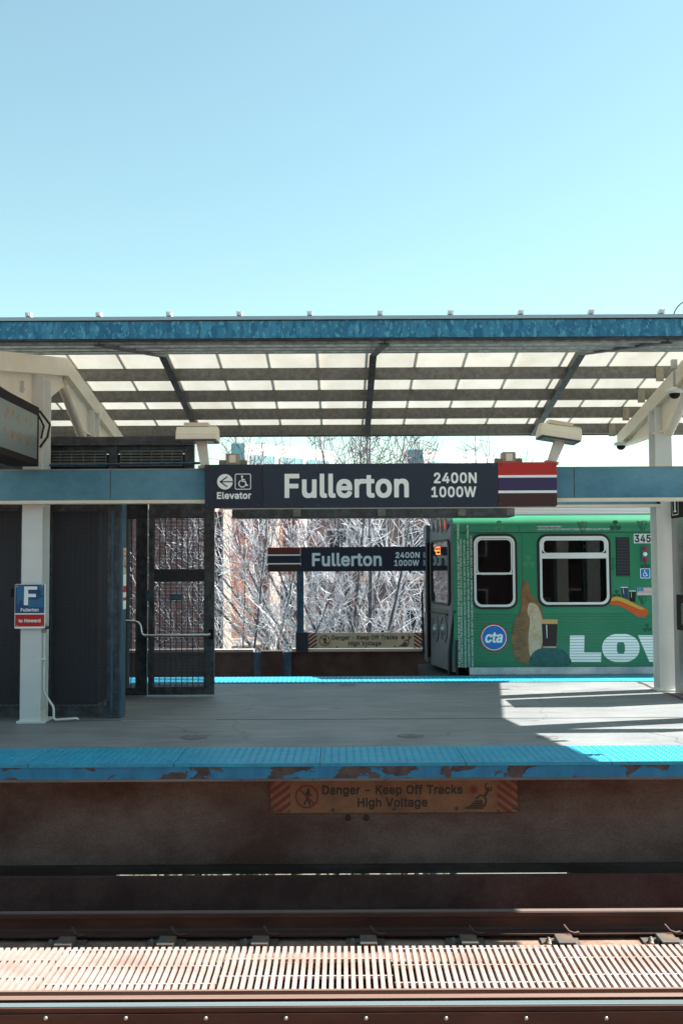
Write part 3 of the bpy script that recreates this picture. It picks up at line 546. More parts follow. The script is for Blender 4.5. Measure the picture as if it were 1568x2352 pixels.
yg = (GZ(784,2283,-1.045).y+GZ(784,2296,-1.045).y)/2
gt = thing('guard_rail', 'rusty guard rail lying just behind the nearest polished rail', 'guard rail', (0, yg, -1.2))
MB().profx([(yg-.03,-1.2),(yg-.03,-1.045),(yg+.03,-1.045),(yg+.03,-1.2)], -14, 14).build('guard_bar', M['rail'], gt)
MB().box(-14, 14, yg-.029, yg+.029, -1.046, -1.042).build('worn_top', M['rail_rust'], gt)

# ---- rail fastenings
def fastening():
    yb_ = ya-.11; z0 = -1.24
    t = thing('rail_fastening', '', 'rail clip', (0, yb_, z0), 'rail fastenings along the far rail')
    MB().box(-.17, .13, yb_-.14, yb_+.06, z0, z0+.018).build('base_plate', M['clipmetal'], t, .003)
    b = MB(); b.box(-.065, .065, yb_-.20, yb_-.02, z0+.052, z0+.068); b.box(.055, .065, yb_-.20, yb_-.02, z0+.018, z0+.052); b.box(-.065, -.055, yb_-.10, yb_-.02, z0+.018, z0+.052)
    b.build('bracket', M['clipmetal'], t, .003)
    MB().tube([(.02,yb_+.02,z0+.12),(.03,yb_-.0,z0+.108),(.05,yb_-.02,z0+.085),(.09,yb_-.03,z0+.075),(.13,yb_-.01,z0+.075)], .010, 8).build('spring_clip', M['rail'], t)
    b = MB(); b.lathe((-.12,yb_-.08,z0+.018), [(.035,0),(.035,.006),(.022,.007),(.022,.03),(.012,.031),(.012,.045),(0,.046)], 6); b.build('bolt', M['clipmetal'], t)
    return t
fx = [150, 382, 597, 846, 1078, 1300, 1538]
fl = ['steel rail fastening in shade, first from left beside the grating', 'steel rail fastening in shade, second from left beside the grating', 'steel rail fastening third from left, below the danger board left part', 'steel rail fastening in the middle of the row, below the danger board', 'steel rail fastening at right end of the shaded stretch of rail', 'sunlit steel rail fastening with rusty clip, second from right', 'sunlit steel rail fastening with rusty clip at the right border']
f0 = fastening(); f0['label'] = fl[0]
for i, x in enumerate(fx):
    p = GZ(x, 2166, -1.19); loc = (p.x, f0.location.y, f0.location.z)
    if i == 0: f0.location = loc
    else: dup(f0, loc, fl[i])

# ---- grating panels between the rails
yg0 = GZ(784, 2271, -1.13).y; yg1 = GZ(784, 2173, -1.13).y
def grating(stag):
    t = thing('grating_panel', '', 'walkway grating', (0, yg0, -1.17), 'grating panels between the rails')
    b = MB(); n = 24; P = 1.204/n
    for i in range(n):
        cx = -.602+(i+.5)*P
        b.box(cx-.0142, cx+.0142, yg0, yg1, -1.175, -1.13)
    b.build('bars', M['grate'], t)
    for f in ((.30,.70) if stag else (.06,.46,.86)):
        yy = yg0+(yg1-yg0)*(1-f) if stag else yg0+(yg1-yg0)*(1-f)
        MB().box(-.60, .60, yy-.008, yy+.008, -1.155, -1.1335).build('cross_rod', M['grate'], t)
    return t
ga = grating(True); gb = grating(False)
xb = GZ(907, 2271, -1.13).x
gl = ['pale walkway grating panel at left border, bars slanting right, half bleached by sun', 'pale grating panel second from left between the rails', 'pale grating panel in the middle with upright looking bars', 'pale grating panel second from right between the rails', 'pale grating panel at right border with bars slanting left']
used = {0: False, 1: False}
for k, i in enumerate((-3,-2,-1,0,1)):
    src = (ga, gb)[k % 2 == 1]; loc = (xb+1.206*i+.603, yg0, -1.17)
    if not used[k % 2]: src.location = loc; src['label'] = gl[k]; used[k % 2] = True
    else: dup(src, loc, gl[k])
gs = MB().box(-14, 14, yg0-.03, yg0-.004, -1.24, -1.128).build('edge_angle', M['rail_rust'], bed)
MB().box(-14, 14, yg0+.02, yg1-.12, -1.2398, -1.2385).build('under_grating_shade', M['under'], bed)  # flat dark sheet on the bed, painting the shade under the grating

lt = MB()
p = GZ(1528, 2083, -1.235)
random.seed(5); vs = []
for i in range(5):
    for k in range(4): vs.append((p.x-.06+.03*i+random.uniform(-.01,.01), p.y+.02*k, -1.238+random.uniform(0,.035)))
lt.add(vs, [(i*4+k, i*4+4+k, i*4+5+k, i*4+1+k) for i in range(4) for k in range(3)])
o = lt.build('litter_scrap', M['litter']); tag(o, 'crumpled blue scrap of litter lying by the curb behind the far rail', 'litter')

# ================================================================== canopy
ZR, YR, SL = 4.31, 12.2, .18         # ridge underside height, ridge line, slope
YE0, YE1 = 8.95, 15.47
def zb(y): return ZR-SL*abs(y-YR)
CX0, CX1 = -9.0, 5.6
can = thing('platform_canopy', 'long gabled canopy over the platform with translucent roof sheets and blue fascia', 'canopy', (0, YR, 0))
zt = ZY(737.5, YE0); zf = ZY(777, YE0)
MB().box(CX0, CX1, YE0-.03, YE0, zf, zt).build('fascia', M['fascia'], can)
MB().box(CX0, CX1, YE0-.015, YE0+.06, zf-.012, zf-.001).build('fascia_lip', M['galv_dark'], can)
fb = MB(); fb.profx([(YE0-.05,ZY(736,YE0)),(YE0-.05,ZY(728,YE0)),(YE0+.10,ZY(726,YE0)+.03),(YE0+.10,ZY(736,YE0))], CX0, CX1); fb.build('eave_flashing', M['flash'], can)
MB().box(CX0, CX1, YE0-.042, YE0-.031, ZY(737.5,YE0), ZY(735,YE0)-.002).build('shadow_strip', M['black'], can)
MB().box(CX0, CX1, YE1, YE1+.03, zb(YE1)-.0, zb(YE1)+.17).build('rear_fascia', M['galv'], can)
for yy, sgn in [(9.0,-1),(9.8,-1),(10.6,-1),(11.4,-1),(13.03,1),(13.85,1),(14.62,1),(15.38,1)]:
    z0 = zb(yy); b = MB()
    b.box(CX0, CX1, yy-.004, yy+.004, z0, z0+.155); b.box(CX0, CX1, yy+.0045, yy+.06, z0, z0+.008); b.box(CX0, CX1, yy+.0045, yy+.06, z0+.147, z0+.155)
    b.build('purlin', M['galv' if sgn > 0 else 'galv_lit'], can)
RX = [-4.85, -2.2, .40, 2.98]
for x in RX:
    for (a, b_) in ((8.99, YR), (YR, 15.44)):
        mb = MB(); d = -.02
        y0, y1 = a, b_
        za, zb_ = zb(y0)+d, zb(y1)+d
        for (xa, xb2, h0, h1) in ((x-.045, x+.045, 0, .012), (x-.006, x+.006, .0125, .16)):
            mb.add([(xa,y0,za+h0),(xb2,y0,za+h0),(xb2,y1,zb_+h0),(xa,y1,zb_+h0),(xa,y0,za+h1),(xb2,y0,za+h1),(xb2,y1,zb_+h1),(xa,y1,zb_+h1)], [(0,3,2,1),(4,5,6,7),(0,1,5,4),(1,2,6,5),(2,3,7,6),(3,0,4,7)])
        mb.build('rafter', M['galv_dark'], can)
sh = .165
for (y0, y1) in ((YE0-.02, YR), (YR, YE1+.02)):
    za, z2 = zb(y0)+sh, zb(y1)+sh; mb = MB()
    mb.add([(CX0,y0,za),(CX1,y0,za),(CX1,y1,z2),(CX0,y1,z2)], [(0,1,2,3)])
    mb.build('roof_sheet', M['sheet'], can)
    k = 0
    for i in range(-13, 10):
        x = -.278+.6375*i; mb = MB()
        if x < CX0 or x > CX1: continue
        mb.add([(x-.011,y0,za+.02),(x+.011,y0,za+.02),(x+.011,y1,z2+.02),(x-.011,y1,z2+.02),(x-.011,y0,za+.04),(x+.011,y0,za+.04),(x+.011,y1,z2+.04),(x-.011,y1,z2+.04)], [(0,3,2,1),(4,5,6,7),(0,1,5,4),(1,2,6,5),(2,3,7,6),(3,0,4,7)])
        bt = mb.build('batten', M['cream'], can)
        if y0 < YR:
            mb = MB(); ze = ZY(727.5, YE0); mb.box(x-.024, x+.024, YE0-.045, YE0+.03, ze+.008, ze+.045); mb.box(x-.012, x+.012, YE0-.055, YE0-.045, ze+.016, ze+.036)
            mb.build('end_cap', M['white'], bt)
def canopy_frame(X, group_mat='cream'):
    fr = Frame((X, 0), (0,1), (1,0) if X < 0 else (-1,0)); r = MB()
    top = lambda y: zb(y)-.025
    # bent top chord with flanges
    r.prism(fr, [(YE0+.12,top(YE0+.12)),(YR,top(YR)),(YE1-.1,top(YE1-.1)),(YE1-.1,top(YE1-.1)-.19),(YR,top(YR)-.22),(YE0+.12,top(YE0+.12)-.19)], -.085, .085)
    o = r.build('canopy_frame', M[group_mat], can, .008)
    zl = 1.80+1.7
    w_ = MB()
    def plate(poly, a=-.02, b=.02): w_.prism(fr, poly, a, b)
    plate([(YE0+.3,top(YE0+.3)-.19),(10.95,top(10.95)-.205),(YR-.05,top(YR)-.221),(YR+.05,top(YR)-.221),(YR,top(YR)-.36),(11.22,zl),(10.6,zl)])
    plate([(YR-.0,top(YR)-.222),(13.4,top(13.4)-.205),(YE1-.3,top(YE1-.3)-.19),(YE1-.35,zl+.04),(13.1,zl),(13.1,zl),(YR,top(YR)-.36)])
    w_.build('web_plate', M[group_mat], o)
    f_ = MB(); f_.prism(fr, [(10.55,zl-.02),(11.22,zl-.02),(11.22,zl),(10.55,zl)], -.07, .07); f_.build('bottom_flange', M[group_mat], o)
    f_ = MB(); f_.prism(fr, [(13.1,zl-.02),(YE1-.35,zl+.02),(YE1-.35,zl+.04),(13.1,zl)], -.07, .07)
    f_.build('bottom_flange', M[group_mat], o)
    MB().tube([fr.pt(YR+.05,top(YR)-.33,0), fr.pt(13.2,zl-.05,0)], .062, 14).build('brace_tube', M[group_mat], o)
    for yy in (9.8, 10.6, 13.9, 14.8):
        b = MB(); b.prism(fr, [(yy-.02,zl+.08),(yy+.02,zl+.08),(yy+.02,zl+.2),(yy-.02,zl+.2)], .021, .06); b.build('rusty_lug', M['rustpaint'], o)
    return o
canopy_frame(-3.45); canopy_frame(4.36)
for yy in (13.03, 13.85, 14.62, 15.38):
    MB().box(4.15, 4.25, yy-.02, yy-.005, zb(yy)-.05, zb(yy)+.14).build('purlin_clip', M['box'], can)

# ---- columns (H sections)
def column(X, Y, ztop, label, w=.225, dp=.29):
    t = thing('platform_column', label, 'column', (X, Y, 0))
    b = MB(); b.box(X-w/2, X+w/2, Y, Y+.016, 0, ztop); b.box(X-w/2, X+w/2, Y+dp-.016, Y+dp, 0, ztop); b.box(X-.006, X+.006, Y+.0165, Y+dp-.0165, 0, ztop)
    b.build('shaft', M['column'], t, .003)
    MB().box(X-w/2-.03, X+w/2+.05, Y-.03, Y+dp+.03, 0.001, .03).build('base_plate', M['column'], t, .004)
    return t
p = FY(10.98).px(71, 1500); cl_ = column(p[0], 10.98, 3.84, 'pale steel column at left carrying the blue and red platform sign')
column(4.36, 10.98, 3.84, 'pale steel column just outside the right border, beside the front beam')
cr_ = column(FY(13.42).px(1531, 1400)[0], 13.42, 3.84, 'pale steel column at right beside the stainless kiosk')
MB().box(cl_.location.x+.02, cl_.location.x+.11, 11.0, 11.2, .03, .14).build('rust_stain', M['rustpaint'], cl_)
column(-3.45, 13.42, 3.84, 'pale steel column top showing above the louvred transom behind left column')
# conduit on the left column
cx = cl_.location.x+.13
ct = thing('conduit_pipe', 'thin white conduit running down side of left column to the floor', 'conduit', (cx, 11.05, 0))
MB().tube([(cx,11.03,.98),(cx,11.03,.36),(cx+.01,11.03,.32),(cx+.10,11.03,.19),(cx+.115,11.03,.15),(cx+.115,11.03,.05),(cx+.14,11.03,.03),(cx+.27,11.06,.035),(cx+.34,11.1,.035),(cx+.36,11.13,.02)], .013, 8).build('pipe', M['white'], ct)
MB().box(cx-.025, cx+.02, 11.01, 11.06, .98, 1.08).build('outlet_box', M['bolt'], ct, .004)
MB().tube([(cx+.0,11.0,1.04),(cx+.06,10.98,1.04)], .018, 8).build('outlet_cap', M['bolt_dark'], ct)
MB().tube([(cx-.02,11.0,.69),(cx+.03,11.0,.69)], .014, 8).build('pipe_strap', M['white'], ct)

# ---- header beams
Yb = 10.80
def hbeam(name, Y, zA, zB, seams, label, m='beam', xa=-9.0, xb=5.6):
    t = thing(name, label, 'beam', (0, Y, zA))
    MB().box(xa, xb, Y, Y+.14, zA, zB).build('beam_web', M[m], t)
    MB().box(xa, xb, Y-.012, Y+.15, zA-.036, zA-.002).build('lower_angle', M['cream'], t)
    for x in seams:
        X = XY(x, Y, 1115); MB().box(X-.004, X+.004, Y-.002, Y-.0005, zA, zB).build('panel_seam', M['galv_dark'], t)
    MB().box(xa, xb, Y-.006, Y+.146, zB+.001, zB+.012).build('top_edge', M['box'], t)
    return t
hbeam('header_beam', Yb, ZY(1146,Yb), ZY(1077,Yb), (254,1318), 'front blue steel header beam crossing the platform behind the big station sign')
hbeam('header_beam', 13.42, ZY(1161.5,13.42), ZY(1112,13.42), (1302,), 'rear blue steel header beam seen below the front beam at right', xa=-1.6, xb=4.3)
lx = thing('light_trough', 'long dark light trough under the rear beam below the big station sign', 'light fixture', (0, 13.1, 2.3))
r = FY(13.1).rect(533,1168.5,1181,1187.5)
MB().box(r[0], r[1], 13.1, 13.36, r[2], r[3]).build('housing', M['galv_dark'], lx, .004)
for x in (682, 876, 1060, 1172):
    X = XY(x, 13.1, 1178); MB().box(X-.05, X+.05, 13.09, 13.098, r[2]+.01, r[3]+.002).build('joint_cover', M['galv'], lx)
MB().box(r[0]+.05, r[1]-.05, 13.14, 13.32, r[2]-.012, r[2]-.001).build('diffuser', M['lens'], lx)

# ================================================================== station sign
F = FY(10.69)
st = thing('station_sign', 'big charcoal station name sign reading Fullerton, hung on the front beam', 'station sign', (0, 10.75, 2.4))
MB().rect(F, F.rect(472,1066,1277,1165), -.09, -.03).build('back_frame', M['galv_dark'], st)
pe = MB().rect(F, F.rect(470.5,1067,602.6,1167), -.03, 0).build('elevator_panel', M['sign_left'], st, .002)
pn = MB().rect(F, F.rect(603.4,1064.5,1142.6,1165.5), -.03, 0).build('name_panel', M['sign'], st, .002)
ps = MB().rect(F, F.rect(1143.4,1061.5,1278,1161), -.03, 0).build('stripe_panel', M['red'], st, .002)
glyph_text(MB(), F, 'Fullerton', 653.4, 938.3, 1088.5, 1142.5, .0015, -.02).build('lettering', M['letter'], pn)
glyph_text(MB(), F, '2400N', 995.7, 1093.9, 1085.8, 1109.6, .0015, .01).build('lettering', M['letter'], pn)
glyph_text(MB(), F, '1000W', 990, 1093, 1117.8, 1141.6, .0015, .01).build('lettering', M['letter'], pn)
glyph_text(MB(), F, 'Elevator', 498.5, 577, 1130.4, 1145.8, .0015, -.01).build('lettering', M['letter'], pe)
# arrow roundel
c = F.px(516.8, 1106.6); R_ = 18.0*10.7/FOC
flat(MB(), F, ell(c[0],c[1],R_,R_,36), .0012).build('arrow_roundel', M['letter'], pe)
k = R_/50
strokes(MB(), F, [[(c[0]-30*k,c[1]),(c[0]+52*k,c[1])],[(c[0]+12*k,c[1]+30*k),(c[0]-30*k,c[1]),(c[0]+12*k,c[1]-30*k)]], 8*k, .0018).build('arrow', M['sign_left'], pe)
def wheelchair(mb, fr, cen, h, off):
    k = h/100; u, z = cen
    P = lambda a, b: (u+a*k, z+b*k)
    arc = [P(-4+24*math.cos(math.radians(t)), -14+24*math.sin(math.radians(t))) for t in range(120, 381, 20)]
    strokes(mb, fr, [([P(-6,36),P(-6,36.1)],15*k),[P(-6,26),P(-4,2),P(16,2),P(26,-28),P(34,-25)],[P(-5,14),P(12,14)],arc], 7.5*k, off)
    return mb
q = F.rect(539.5,1088,576.5,1124.5)
MB().ring(F, rr(q[0]+.008,q[1]-.008,q[2]+.008,q[3]-.008,.012), rr(*q,.018), -.0, .0015).build('symbol_border', M['letter'], pe)
wheelchair(MB(), F, ((q[0]+q[1])/2, (q[2]+q[3])/2), .155, .0015).build('wheelchair_symbol', M['letter'], pe)
for nm, ya_, yb2, mm in (('white_line',1091.2,1096.8,'letter'),('purple_band',1097,1126.4,'purple'),('white_line',1126.6,1132.4,'letter'),('brown_band',1132.6,1161,'brown')):
    MB().rect(F, F.rect(1143.6,ya_,1277.8,yb2), -.001, .0014).build(nm, M[mm], ps)
for pan, pts in ((pe, [(476,1072),(598,1070),(476,1161),(594,1160)]), (pn, [(609,1070),(729,1069),(873,1068),(1014,1066.5),(1133,1065.5+3),(610,1160),(730,1160),(874,1159),(1010,1158),(1134,1158)]), (ps, [(1149,1067),(1272,1066),(1149,1157),(1271,1156)])):
    for x, y in pts:
        p = F.px(x,y); MB().lathe(F.pt(p[0],p[1],.001), [(.010,0),(.009,.004),(.004,.006),(0,.0062)], 10, (0,-1,0)).build('bolt', M['bolt_dark'], pan)

# ---- boxes and lamps on top of the beam
def sign_box(x0, x1, yt, yb2, label):
    Y = 10.72; r = FY(Y).rect(x0, yt, x1, yb2); cx_ = (r[0]+r[1])/2
    t = thing('junction_box', label, 'junction box', (cx_, Y, r[2]), 'junction boxes on top of the station sign')
    MB().box(r[0], r[1], Y, Y+.16, r[2]-.02, r[3]).build('body', M['box'], t, .012)
    MB().box(cx_-.036, cx_+.036, Y-.008, Y-.0005, r[2]+.012, r[3]-.02).build('cover', M['cream'], t, .004)
    MB().box(cx_-.05, cx_-.04, Y-.006, Y-.0005, r[2], r[3]-.01).build('hinge', M['box'], t)
    for s in (-1, 1):
        v = MB(); e = r[1] if s > 0 else r[0]
        for i in range(6): v.box(e+s*(.002+.012*i), e+s*(.010+.012*i), Y+.02, Y+.12, r[2]-.02, r[2]+.045)
        v.box(e, e+s*.075, Y+.03, Y+.11, r[2]-.02, r[2]+.035)
        v.build('ribbed_end', M['box'], t)
sign_box(518, 550, 1041, 1065.5, 'small cream junction box with ribbed ends above the arrow roundel panel')
sign_box(1153, 1184, 1037.5, 1061.5, 'small cream junction box with ribbed ends above the red stripe panel')
def flood(x, y, yarm, tilt, label, armx):
    Y = 10.75; fr = FY(Y); c = fr.px(x, y)
    t = thing('floodlight', label, 'lamp', (c[0], Y, c[1]), 'floodlights above the station sign', (0, math.radians(tilt), 0))
    prof = [(-.20,-.065),(-.19,.00),(-.13,.075),(-.02,.085),(.08,.075),(.14,.0),(.14,-.065)]
    MB().profx(prof, -.215, .215, False).build('housing', M['cream'], t, .008, True)
    r = MB()
    for i in range(19): r.box(-.135+.014*i-.004, -.135+.014*i+.004, -.12, .06, .085, .125)
    r.box(-.142, .125, -.115, .055, .082, .118)
    r.build('cooling_ribs', M['cream'], t, 0, True)
    r = MB()
    for i in range(6): r.box(.14+.012*i-.004, .14+.012*i+.004, -.12, .05, .078, .09)
    r.build('side_ribs', M['cream'], t, 0, True)
    MB().box(-.212, .212, -.198, .138, -.078, -.066).build('rim', M['bolt_dark'], t, .003, True)
    MB().box(-.18, .18, -.17, .11, -.083, -.0785).build('lens', M['lens'], t, 0, True)
    b = fr.px(armx, yarm)
    loc = Vector((c[0], Y, c[1])); rot = Matrix.Rotation(math.radians(-tilt), 3, 'Y')
    p1 = rot@(Vector((b[0], Y+.02, b[1]))-loc)
    a = MB(); A0 = Vector((.03,.03,-.075)); 
    d = (p1-A0).normalized(); n = Vector((d.z,0,-d.x))
    vs = []
    for (P, w0) in ((A0,.055),(p1,.042)):
        for s in (-1,1):
            for yy in (-.05,.05): vs.append((P.x+n.x*w0*s, P.y+yy, P.z+n.z*w0*s))
    a.add(vs, [(0,1,3,2),(4,6,7,5),(0,4,5,1),(2,3,7,6),(0,2,6,4),(1,5,7,3)])
    a.build('arm', M['rustpaint'], t, .006, True)
    MB().box(p1.x-.07, p1.x+.07, p1.y-.06, p1.y+.06, p1.z-.02, p1.z+.012).build('foot', M['box'], t, .004, True)
flood(456, 1000, 1072, 0, 'white floodlight on rust spotted arm, above left end of station sign', 471)
flood(1281, 997, 1062, 9, 'white floodlight tilted to the right on rust spotted arm, above the stripe panel', 1266)

# ---- platform direction sign
F = FY(10.93)
q = F.rect(34.5,1341.5,103.6,1443.6)
ds = thing('platform_sign', 'blue and red platform sign with big letter F, screwed to left column', 'platform sign', ((q[0]+q[1])/2, 10.95, q[2]))
bd = MB().prism(F, rr(*q,.012), -.03, 0).build('board', M['letter'], ds)
MB().rect(F, F.rect(35.6,1342.6,102.4,1408.4), -.001, .0015).build('blue_field', M['blue'], bd)
MB().rect(F, F.rect(35.4,1411.4,102.2,1439), -.001, .0015).build('red_field', M['red'], bd)
pt_ = MB()
for P in ([(39,1348),(46,1342.8),(55,1342.8),(55,1385),(50,1377),(46,1379),(44,1389),(41,1389),(40,1370)], [(66,1377),(84,1378),(100,1370),(101,1395),(66,1395)], [(90,1345),(101.5,1344),(101.5,1368),(94,1366),(97,1358),(91,1353)]):
    flat(pt_, F, dd(F,P), .002)
pt_.build('paint_patch', M['blue2'], bd)
L = dd(F, [(56.4,1346.8),(86.3,1346.8),(86.3,1354.4),(65.5,1354.4),(65.5,1364),(83.4,1364),(83.4,1371.5),(65.5,1371.5),(65.5,1390),(55.6,1390)])
flat(MB(), F, L, .0028).build('lettering', M['letter'], bd)
glyph_text(MB(), F, 'Fullerton', 48.5, 89.5, 1397.0, 1404.3, .0028, -.02).build('lettering', M['letter'], bd)
glyph_text(MB(), F, 'to Howard', 43.2, 94, 1421.6, 1429.4, .0028, -.02).build('lettering', M['letter'], bd)
for x, y in ((40,1347),(98,1345.5),(40,1438),(98,1437.5)):
    p = F.px(x,y); MB().lathe(F.pt(p[0],p[1],.001), [(.009,0),(.007,.005),(0,.006)], 10, (0,-1,0)).build('screw', M['bolt'], bd)
F = FY(11.0); q = F.rect(26,1352,37,1371)
sb = MB().box(q[0], q[1], 11.0, 11.04, q[2], q[3]).build('card_reader', M['black'], None, .003); tag(sb, 'small black box sticking out left from behind the platform sign', 'card reader')

# ---- hanging LED display (face looks along +X, runs in depth)
XS = -3.27; F = Frame((XS,0), (0,1), (1,0))
y1 = 3.27*FOC/(784-88); y0 = 8.7
zt_ = F.px(88,934)[1]; zb2 = F.px(88,1071)[1]
ld = thing('arrival_display', 'black framed arrival display with grey screen hanging at left border', 'display', (XS-.15, 9.7, zb2))
MB().box(XS-.30, XS-.004, y0, y1, zb2, zt_).build('housing', M['black'], ld, .006)
sz0 = F.px(83,1054)[1]; sz1 = F.px(83,953)[1]; sy1 = 3.27*FOC/(784-83)
MB().rect(F, (y0+.1, sy1, sz0, sz1), -.004, -.001).build('screen', M['led'], ld)
random.seed(11); dots = MB()
for row, (za, n) in enumerate(((.72,9),(.62,7),(.30,13),(.20,12))):
    for i in range(n):
        yy = 9.35+random.uniform(0,1.1); zz = sz0+(sz1-sz0)*za
        for k in range(random.randint(2,4)):
            dots.rect(F, (yy+.012*k, yy+.012*k+.008, zz+.012*random.randint(0,4), zz+.012*random.randint(4,6)), -.001, .0006)
dots.build('lit_dots', M['led_faint'], ld)
MB().tube([(XS-.1,y1-.05,zt_-.02),(XS-.02,y1+.08,zt_-.03),(XS+.06,y1+.18,zt_-.16),(XS+.04,y1+.16,zt_-.30),(XS-.02,y1+.1,zt_-.42)], .014, 8).build('cable', M['rubber'], ld)
MB().tube([(XS-.12,y1-.05,zt_-.03),(XS-.05,y1+.08,zt_-.05),(XS+.0,y1+.16,zt_-.18),(XS-.02,y1+.13,zt_-.32)], .012, 8).build('cable', M['rubber'], ld)
for yy in (9.4, 10.3): MB().box(XS-.18, XS-.14, yy-.03, yy+.03, zt_, 3.49).build('hanger', M['rustpaint'], ld)

# ================================================================== stairwell / elevator screens
def wires(mb, fr, r, ph, pv, wh, wv, off=0):
    u0, u1, z0, z1 = r; n = int((z1-z0)/ph)
    for i in range(n+1):
        z = z0+i*(z1-z0)/n; mb.prism(fr, [(u0,z-wh/2),(u1,z-wh/2),(u1,z+wh/2),(u0,z+wh/2)], off-.006, off+.006)
    n = max(1, int((u1-u0)/pv))
    for i in range(n+1):
        u = u0+i*(u1-u0)/n; mb.prism(fr, [(u-wv/2,z0),(u+wv/2,z0),(u+wv/2,z1),(u-wv/2,z1)], off-.011, off-.0065)
    return mb
def screen(name, label, cat, Y, outer, inner, ph=.0155, pv=.056, depth=.07, group=None, zbot=None, solid=.48):
    fr = FY(Y); o_ = list(fr.rect(*outer)); i_ = fr.rect(*inner)
    if zbot is not None: o_[2] = zbot
    t = thing(name, label, cat, ((o_[0]+o_[1])/2, Y, o_[2]), group)
    f = MB(); f.box(o_[0], i_[0], Y, Y+depth, o_[2], o_[3]); f.box(i_[1], o_[1], Y, Y+depth, o_[2], o_[3])
    f.box(i_[0]+.0005, i_[1]-.0005, Y+.002, Y+depth-.002, o_[2], i_[2]); f.box(i_[0]+.0005, i_[1]-.0005, Y+.002, Y+depth-.002, i_[3], o_[3])
    f.build('frame', M['galv_dark'], t, .004)
    wires(MB(), fr, i_, ph, pv, ph*solid, .011, -depth*.5).build('wire_mesh', M['mesh'], t)
    return t, o_, i_
Y1 = 11.32
s1, o1, i1 = screen('mesh_screen', 'dark wire mesh screen between left column and the open gateway', 'mesh screen', Y1, (104,1153,273,1644), (118,1174,247,1622), group='wire mesh screens of the stairwell', zbot=.02)
s0, o0, i0 = screen('mesh_screen', 'dark wire mesh screen left of the column, cut by left border', 'mesh screen', Y1, (-70,1153,98,1644), (-55,1174,46,1622), group='wire mesh screens of the stairwell', zbot=.02)
MB().box(o1[1]+.002, o1[1]+.03, Y1, Y1+.24, .01, o1[3]).build('end_post', M['galv_blue'], s1, .004)
MB().box(i1[1]+.04, i1[1]+.07, Y1-.008, Y1-.0005, .05, o1[3]-.1).build('seam_strip', M['galv_blue'], s1)
Y3 = 13.12
s3, o3, i3 = screen('mesh_gate', 'open wire mesh gate with steel push bar, right of the stairwell', 'gate', Y3, (341,1151,492,1597), (353,1190,468,1578), ph=.0185, pv=.072, zbot=.03, solid=.60)
zb0 = ZY(1333,Y3); zb1 = ZY(1306,Y3)
MB().box(i3[0], i3[1], Y3+.045, Y3+.06, zb0, zb1).build('lock_plate', M['galv_dark'], s3)
bar = [(284,1426),(311,1427.5),(319,1431),(323,1437),(324.5,1450),(327,1457),(333,1460.5),(478,1458.6),(484,1457)]
MB().tube([FY(Y3-.09).pt(*FY(Y3-.09).px(x,y)) for x,y in bar], .022, 10).build('push_bar', M['chrome'], s3)
p = FY(Y3-.05).px(486,1454); MB().box(p[0]-.03, p[0]+.03, Y3-.1, Y3-.001, p[1]-.07, p[1]+.05).build('bar_bracket', M['black'], s3, .005)
MB().box(*[FY(Y3).rect(390,1365,420,1377)[i] for i in (0,1)], Y3-.02, Y3-.012, FY(Y3).rect(390,1365,420,1377)[2], FY(Y3).rect(390,1365,420,1377)[3]).build('latch', M['galv_blue'], s3)
q = FY(Y3).rect(336,1355,345,1380); MB().box(q[0], q[1], Y3-.015, Y3-.002, q[2], q[3]).build('notice_plate', M['galv_blue'], s3)
s2, o2, i2 = screen('mesh_screen', 'narrow dark mesh screen in the recess beside the gate', 'mesh screen', 13.22, (262,1151,338,1600), (268,1192,312,1580), group='wire mesh screens of the stairwell', zbot=.01)
# notices on the end post (seen edge-on)
XP = o1[1]+.031; F = Frame((XP,0), (0,1), (1,0))
nt_ = thing('notice_strip', 'narrow cream and red notices stuck on the gateway post, seen edge-on', 'notice', (XP, Y1+.12, 1.2))
za = lambda y: F.px(280,y)[1]
ya_, yb2 = Y1+.07, Y1+.23
MB().rect(F, (ya_,yb2,za(1318),za(1258)), .0, .003).build('no_smoking_notice', M['dangercream'], nt_)
MB().rect(F, (ya_,yb2,za(1400),za(1319)), .0, .003).build('rules_notice', M['letter'], nt_)
for a_, b_ in ((1361,1346),(1380,1373)): MB().rect(F,(ya_,yb2,za(a_),za(b_)),.003,.0045).build('red_band', M['red'], nt_)
cz = za(1277); MB().ring(F, ell((ya_+yb2)/2,cz,.055,.055), ell((ya_+yb2)/2,cz,.070,.070), .003, .0045).build('prohibition_ring', M['red'], nt_)
strokes(MB(), F, [[((ya_+yb2)/2-.03,cz),((ya_+yb2)/2+.03,cz)]], .014, .0046).build('cigarette', M['black'], nt_)
tx = MB(); font_text(tx, F, 'No', ((ya_+yb2)/2, za(1294)), .06, .035, .0046); font_text(tx, F, 'Smoking', ((ya_+yb2)/2, za(1301)), .13, .045, .0046); tx.build('lettering', M['black'], nt_)
# transom louvres above the beam
Y4 = 11.35
tr = thing('louvre_transom', 'dark galvanised transom with two louvred vents above the left beam', 'transom', (-2.7, Y4, 2.7))
fr = FY(Y4); zt4 = ZY(1004,Y4,280); zb4 = 2.66
xa, xb_ = -6.2, XY(446,Y4,1030)
f = MB(); f.box(xa, xb_, Y4-.05, Y4+.09, zt4-.10, zt4); f.build('top_rail', M['galv_dark'], tr, .004)
pv_ = [(-3.2,-3.15)]
xv = [XY(x,Y4,1050) for x in (112,121,250,270,277,419,424,446)]
for a_, b_ in ((xv[2],xv[3]),(xv[6],xv[7]),(xa,xv[0])): MB().box(a_, b_, Y4, Y4+.07, zb4, zt4-.101).build('mullion', M['galv_dark'], tr, .003)
for a_, b_ in ((xv[0],xv[2]),(xv[3],xv[6])): MB().box(a_, b_, Y4+.02, Y4+.03, zt4-.19, zt4-.102).build('head_plate', M['galv_dark'], tr)
